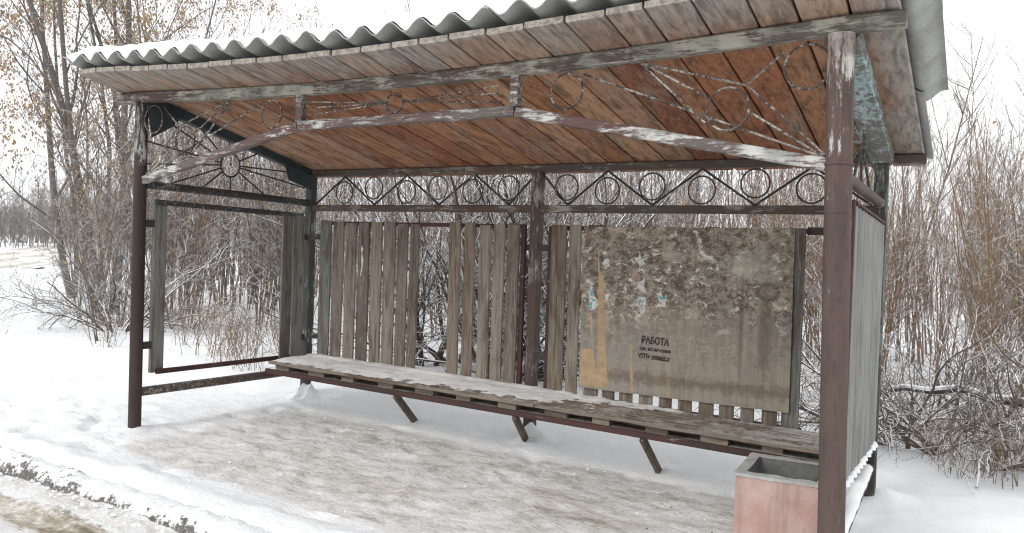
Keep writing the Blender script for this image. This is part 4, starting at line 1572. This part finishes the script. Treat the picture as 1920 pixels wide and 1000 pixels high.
def maple_proto(seed, height, lean, nst=3, goldn=16):
    rg = np.random.default_rng(seed)
    C = dict(seg=[10, 7, 5, 4], wander=[0.07, 0.13, 0.2, 0.25], trop=[0.03, 0.08, 0.02, -0.03], tip=[0.22, 0.25, 0.35, 0.5],
             n=[10, 7, 5], start=[0.14, 0.15, 0.15], ang=[33, 42, 48], lr=[0.4, 0.45, 0.5], fall=[0.5, 0.4, 0.3], rr=[0.42, 0.45, 0.55], rmin=0.0042)
    out = [[] for _ in range(4)]
    for k in range(nst):
        a = 6.28 * k / nst + rg.uniform(-0.5, 0.5)
        t = 0.04 if k == 0 else rg.uniform(0.1, 0.34)
        d = unit(np.array([lean[0] + math.cos(a) * t, lean[1] + math.sin(a) * t, 1.0]))
        grow(out, rg, np.array([math.cos(a) * 0.16, math.sin(a) * 0.16, -0.1]), d, height * rg.uniform(0.75, 1.05), rg.uniform(0.045, 0.085), 0, C)
    Vt, Ft = tubes_mesh('trunk', out[0] + out[1], 6)
    Vc, Fc = tubes_mesh('crown', out[2] + out[3], 3)
    tips = [p[-1] for p, r in out[3]] + [p[2] for p, r in out[3]]
    rg.shuffle(tips)
    sel = tips[:int(len(tips) * 0.2)]
    Vk, Fk = leaf_quads(rg, sel, 6, 0.055, 0.14)
    # golden leaf bunches gathered on a few boughs
    gold = []
    cents = [out[2][i][0][-1] for i in rg.choice(len(out[2]), goldn, replace=False)]
    for c in cents:
        for _ in range(48):
            gold.append(c + rg.normal(0, 1, 3) * np.array([0.19, 0.19, 0.17]))
    Vg, Fg = leaf_quads(rg, gold, 5, 0.055, 0.1)
    return [('trunk', mesh_np('maple_trunk', Vt, Ft), 'bark_grey'), ('crown', mesh_np('maple_crown', Vc, Fc), 'twig_grey'),
            ('seed_keys', mesh_np('maple_keys', Vk, Fk), 'key'), ('withered_leaves', mesh_np('maple_gold', Vg, Fg), 'gold')]


def sapling_proto(seed, height, mat, nst=6, spread=0.35, dense=1.0, keys=0.0):
    rg = np.random.default_rng(seed)
    C = dict(seg=[8, 5, 3], wander=[0.07, 0.12, 0.18], trop=[0.05, 0.09, 0.06], tip=[0.2, 0.35, 0.5],
             n=[int(16 * dense), int(6 * dense)], start=[0.15, 0.15], ang=[34, 40], lr=[0.33, 0.42], fall=[0.55, 0.4], rr=[0.5, 0.6], rmin=0.0038)
    out = [[] for _ in range(3)]
    for k in range(nst):
        a = rg.uniform(0, 6.28)
        rr = rg.uniform(0.02, spread)
        p = np.array([math.cos(a) * rr, math.sin(a) * rr, -0.1])
        d = unit(np.array([math.cos(a) * rr * 0.55, math.sin(a) * rr * 0.55, 1.0]) + rg.normal(0, 0.06, 3))
        grow(out, rg, p, d, height * rg.uniform(0.55, 1.08), rg.uniform(0.010, 0.02), 0, C)
    Vt, Ft = tubes_mesh('stems', out[0], 5)
    Vc, Fc = tubes_mesh('twigs', out[1] + out[2], 3)
    parts = [('stems', mesh_np('sapling_stems', Vt, Ft), mat), ('twigs', mesh_np('sapling_twigs', Vc, Fc), mat)]
    if keys:
        tips = [p[-1] for p, r in out[2]]
        rg.shuffle(tips)
        Vk, Fk = leaf_quads(rg, tips[:int(len(tips) * keys)], 3, 0.06, 0.06)
        parts.append(('dry_leaves', mesh_np('sapling_leaves', Vk, Fk), 'gold'))
    return parts


def arching_proto(seed, size, mat='twig_dark', nst=12, droop=-0.07, tl0=0.4, tl1=1.5):
    rg = np.random.default_rng(seed)
    C = dict(seg=[10, 7, 4], wander=[0.13, 0.2, 0.25], trop=[droop, droop * 0.5, 0.0], tip=[0.3, 0.35, 0.5],
             n=[9, 7], start=[0.2, 0.1], ang=[42, 45], lr=[0.45, 0.42], fall=[0.4, 0.3], rr=[0.55, 0.6], rmin=0.004)
    out = [[] for _ in range(3)]
    for k in range(nst):
        a = rg.uniform(0, 6.28)
        p = np.array([math.cos(a) * 0.15, math.sin(a) * 0.15, -0.1])
        tl = rg.uniform(tl0, tl1)
        d = unit(np.array([math.cos(a), math.sin(a), 1.0 / tl]))
        grow(out, rg, p, d, size * rg.uniform(0.6, 1.15), rg.uniform(0.015, 0.034), 0, C)
    Vt, Ft = tubes_mesh('stems', out[0], 5)
    Vc, Fc = tubes_mesh('twigs', out[1] + out[2], 4)
    return [('branches', mesh_np('arching_branches', Vt, Ft), mat), ('twigs', mesh_np('arching_twigs', Vc, Fc), mat)]


def weed_proto(seed, h):
    rg = np.random.default_rng(seed)
    C = dict(seg=[4, 3], wander=[0.1, 0.2], trop=[0.03, 0.05], tip=[0.5, 0.5], n=[6], start=[0.4], ang=[35], lr=[0.28], fall=[0.4], rr=[0.7], rmin=0.0018)
    out = [[], []]
    for k in range(16):
        a = rg.uniform(0, 6.28)
        rr = rg.uniform(0, 0.3)
        grow(out, rg, np.array([math.cos(a) * rr, math.sin(a) * rr, -0.06]), unit(np.array([rg.normal(0, 0.25), rg.normal(0, 0.25), 1])), h * rg.uniform(0.4, 1.1), rg.uniform(0.003, 0.0055), 0, C)
    Vt, Ft = tubes_mesh('stalks', out[0] + out[1], 3)
    tips = [p[-1] for p, r in out[1]]
    Vk, Fk = leaf_quads(rg, tips, 2, 0.024, 0.03)
    return [('stalks', mesh_np('weed_stalks', Vt, Ft), 'weed'), ('seed_heads', mesh_np('weed_heads', Vk, Fk), 'key')]


def proto(parts):
    """keep the meshes with their materials; placed copies share them"""
    for nm, me, mt in parts:
        me.materials.append(MAT[mt])
    return parts


def plant(name, parts, loc, rz, sc, label, cat, group=None, tilt=(0, 0)):
    e = empty(name, loc, label, cat, group, rz)
    e.scale = (sc, sc, sc)
    e.rotation_euler = (tilt[0], tilt[1], rz)
    for nm, me, mt in parts:
        o = bpy.data.objects.new(nm, me)
        COL.objects.link(o)
        o.parent = e
    return e


def polar(az_px, dist):
    """ground point seen at a given bearing (degrees right of the view axis) and distance from the road edge"""
    a = yaw - math.radians(az_px)
    return (CAM.x - math.sin(a) * dist, CAM.y + math.cos(a) * dist)


MAPLES = [proto(maple_proto(11, 9.0, (0.05, 0.0))), proto(maple_proto(23, 8.0, (-0.12, 0.05))), proto(maple_proto(37, 9.5, (0.1, -0.04)))]
SAP_R = [proto(sapling_proto(100 + i, 4.6, 'twig_red', 7, 0.4)) for i in range(4)]
SAP_O = [proto(sapling_proto(200 + i, 5.0, 'twig_orange', 8, 0.45, 1.05)) for i in range(3)]
SAP_G = [proto(sapling_proto(300 + i, 5.2, 'twig_grey', 6, 0.4, 1.1, 0.12)) for i in range(3)]
ARCH = [proto(arching_proto(400 + i, 3.3, 'twig_dark', 13, -0.045)) for i in range(3)]
LOW = [proto(arching_proto(500 + i, 2.0, 'twig_brush', 7, -0.06)) for i in range(3)]
UPR = [proto(arching_proto(450 + i, 3.2, 'twig_dark', 12, -0.02, 0.12, 0.55)) for i in range(2)]
WEED = [proto(weed_proto(600 + i, 0.8)) for i in range(3)]

rp = random.Random(21)


def put(name, protos, az, dist, sc, label, cat, group=None, z=-0.05, tilt=0.0, k=None):
    x, y = polar(az, dist)
    p = protos[k if k is not None else rp.randrange(len(protos))]
    return plant(name, p, (x, y, ground_at(x, y) - 0.01), rp.uniform(0, 6.28), sc, label, cat, group, (rp.uniform(-tilt, tilt), rp.uniform(-tilt, tilt)))


# maples left of the shelter (bearing in degrees right of the view axis)
G = 'bare maples left of the shelter'
put('maple_tree', MAPLES, -26.6, 17.5, 1.25, 'tall bare maple with several grey trunks and golden leaf bunches beside the left front post', 'tree', G, k=0)
put('maple_tree', MAPLES, -27.9, 24.0, 1.25, 'bare maple leaning out over the road bend, leftmost of the maples', 'tree', G, k=1)
put('maple_tree', MAPLES, -24.2, 24.0, 1.4, 'bare maple rising just above the left corner of the snowy roof', 'tree', G, k=2)
put('maple_tree', MAPLES, -20.5, 27.0, 1.3, 'slimmer bare maple showing behind the left sunburst grille', 'tree', G, k=1)
put('maple_tree', MAPLES, -17.8, 29.0, 1.1, 'bare maple farthest right in the row, topping out over the snowy roof edge', 'tree', G, k=0)

# roadside shrub with thin arching stems
put('roadside_shrub', SAP_G, -26.9, 11.8, 0.5, 'small bare shrub with arching twigs at the edge of the open snow', 'shrub', 'roadside shrubs', k=0, tilt=0.1)
put('roadside_shrub', ARCH, -25.8, 12.8, 0.6, 'low twiggy shrub in front of the maple trunks by the left post', 'shrub', 'roadside shrubs', k=1)
G = 'dry weeds at the thicket edge left of the shelter'
for i in range(9):
    put('dry_weed', WEED, rp.uniform(-26.5, -12), rp.uniform(9.6, 11.8), rp.uniform(0.7, 1.2), 'dry brown weed stalks at the thicket edge by the open side frame', 'weed', G, z=-0.02)

# thicket seen through the open left frame
G = 'thicket shrubs through the side frame'
for i in range(15):
    put('thicket_shrub', SAP_G if i % 4 else SAP_R, rp.uniform(-24, -13), rp.uniform(13.5, 23), rp.uniform(0.8, 1.15), 'bare grey brown shrub in the thicket seen through and above the open side frame', 'shrub', G, tilt=0.06)
G = 'undergrowth round the maple trunks'
for i in range(7):
    put('undergrowth_shrub', SAP_G, [-27.6, -27.0, -26.4, -25.8, -25.2, -24.6, -26.7][i], [15.5, 14.0, 16.5, 14.5, 16.0, 17.5, 18.5][i], rp.uniform(0.55, 0.8), 'thin grey undergrowth shrub round the maple trunks left of the front post', 'shrub', G, tilt=0.08)
for i in range(4):
    put('undergrowth_shrub', LOW, [-25.6, -25.0, -24.2, -22.0][i], [14.6, 13.8, 14.4, 14.0][i], rp.uniform(0.6, 0.85), 'low twiggy tangle at the foot of the maple trunks', 'shrub', 'low tangle under the maples', tilt=0.08)
# thicket behind the slatted wall
G = 'thicket shrubs behind the slats'
for i in range(36):
    put('thicket_shrub', SAP_R if i % 4 else SAP_G, rp.uniform(-15, 12), rp.uniform(11, 20), rp.uniform(0.6, 0.95), 'bare reddish brown shrub in the thicket behind the slatted back wall', 'shrub', G, tilt=0.06, z=-0.15)
# snow laden shrubs behind the middle post
put('arching_shrub', ARCH, 0.8, 10.3, 1.0, 'dark arching shrub loaded with snow behind the middle post', 'shrub', 'snow laden shrubs behind the back wall', k=0, z=-0.1)
put('arching_shrub', ARCH, -3.4, 11.4, 0.9, 'dark snow lined shrub filling the gap between the left panel slats', 'shrub', 'snow laden shrubs behind the back wall', k=1, z=-0.1)
put('arching_shrub', ARCH, 7.5, 10.4, 0.9, 'dark snow lined shrub showing over the top of the notice board', 'shrub', 'snow laden shrubs behind the back wall', k=2, z=-0.1)
G = 'upright snowy shrubs behind the frieze'
put('snowy_shrub', UPR, -1.0, 10.0, 1.0, 'dark upright shrub with snow on its boughs just left of the middle post', 'shrub', G, k=0, z=-0.1)
put('snowy_shrub', UPR, 3.2, 10.2, 0.95, 'dark upright shrub with snow on its boughs just right of the middle post', 'shrub', G, k=1, z=-0.1)
put('snowy_shrub', UPR, -6.0, 10.8, 0.95, 'dark upright shrub showing above the slats of the left panel', 'shrub', G, k=1, z=-0.1)
# right side saplings
G = 'saplings right of the shelter'
for i in range(30):
    put('sapling_clump', SAP_O if i % 4 else SAP_G, rp.uniform(18, 36), rp.uniform(10.2, 19), rp.uniform(0.62, 0.98), 'tall thin orange brown sapling clump in the thicket right of the shelter', 'sapling', G, tilt=0.05, z=-0.12)
G = 'low brush right of the shelter'
for i in range(10):
    put('low_brush', LOW, [24.6, 26.5, 28.2, 29.8, 31.5, 33.0, 25.6, 29.0, 32.4, 27.4, 30.6, 34.0][i], [8.4, 8.0, 8.6, 7.8, 8.4, 8.2, 9.6, 9.6, 9.8, 9.2, 9.0, 9.0][i], rp.uniform(0.7, 0.95), 'low tangled brush bent down under snow at the foot of the right saplings', 'brush', G, z=-0.1)
G = 'dry weeds right of the shelter'
for i in range(7):
    put('dry_weed', WEED, rp.uniform(24.5, 32.5), rp.uniform(7.0, 8.0), rp.uniform(0.5, 0.9), 'dry weed stalks poking through snow right of the shelter', 'weed', G, z=-0.08)

# fallen log with snow, lower right
rgx = np.random.default_rng(5)
b = MB()
xa, ya = polar(25.2, 8.9)
xb, yb = polar(34.0, 8.3)
pts = [Vector((xa + (xb - xa) * t, ya + (yb - ya) * t, 0.28 + 0.1 * math.sin(t * 3) + 0.02 * math.sin(t * 17))) for t in np.linspace(0, 1, 12)]
b.tube(pts, [0.03 + 0.02 * t for t in np.linspace(0, 1, 12)], 8)
o = b.build('fallen_trunk', MAT['twig_dark'], None, True)
tag(o, 'thin fallen trunk lined with snow lying through the brush at the right', 'fallen trunk')


# deeper wood, too dense to count
def wood(name, n, az0, az1, d0, d1, h0, h1, mat, label, seed, nbr=13, rad=0.02, sub=3):
    rg = np.random.default_rng(seed)
    main, br = [], []
    for i in range(n):
        az = rg.uniform(az0, az1)
        dd = d0 + (d1 - d0) * rg.uniform(0, 1) ** 0.8
        x, y = polar(az, dd)
        h = rg.uniform(h0, h1)
        p = np.array([x, y, ground_at(x, y) - 0.1])
        d = unit(np.array([rg.normal(0, 0.07), rg.normal(0, 0.07), 1]))
        pts = [p]
        for k in range(5):
            d = unit(d + rg.normal(0, 0.06, 3))
            pts.append(pts[-1] + d * h / 5)
        r0 = rad * rg.uniform(0.5, 1.4)
        main.append((np.array(pts), r0 * np.array([1, 0.85, 0.7, 0.55, 0.4, 0.2])))
        for k in range(nbr):
            t = rg.uniform(0.12, 0.97) * 5
            j = min(int(t), 4)
            q = pts[j] + (pts[j + 1] - pts[j]) * (t - j)
            a = rg.uniform(0, 6.28)
            dv = unit(np.array([math.cos(a), math.sin(a), rg.uniform(0.5, 1.6)]))
            l = h * rg.uniform(0.1, 0.28) * (1.1 - t / 7)
            e = q + dv * l + np.array([0, 0, l * 0.15])
            br.append((np.array([q, q + dv * l * 0.5, e]), r0 * np.array([0.42, 0.3, 0.16])))
            for _ in range(sub):
                tt = rg.uniform(0.2, 0.95)
                qq = q + (e - q) * tt
                dv2 = unit(dv + rg.normal(0, 0.55, 3))
                ee = qq + dv2 * l * rg.uniform(0.3, 0.6)
                br.append((np.array([qq, (qq + ee) / 2, ee]), r0 * np.array([0.22, 0.17, 0.12])))
    V, F = tubes_mesh(name, main + br, 3)
    o = link_mesh(name, mesh_np(name, V, F), MAT[mat])
    tag(o, label, 'woodland', kind='stuff')


wood('bare_woodland', 820, -23.5, 37, 16, 42, 3.6, 7.0, 'twig_far', 'bare leafless wood standing behind the shelter thicket', 71, 13, 0.026)
wood('distant_woodland', 1500, -46, -20, 95, 180, 4, 10, 'wood_haze', 'grey distant wood beyond the road bend at far left', 72, 18, 0.05, 5)
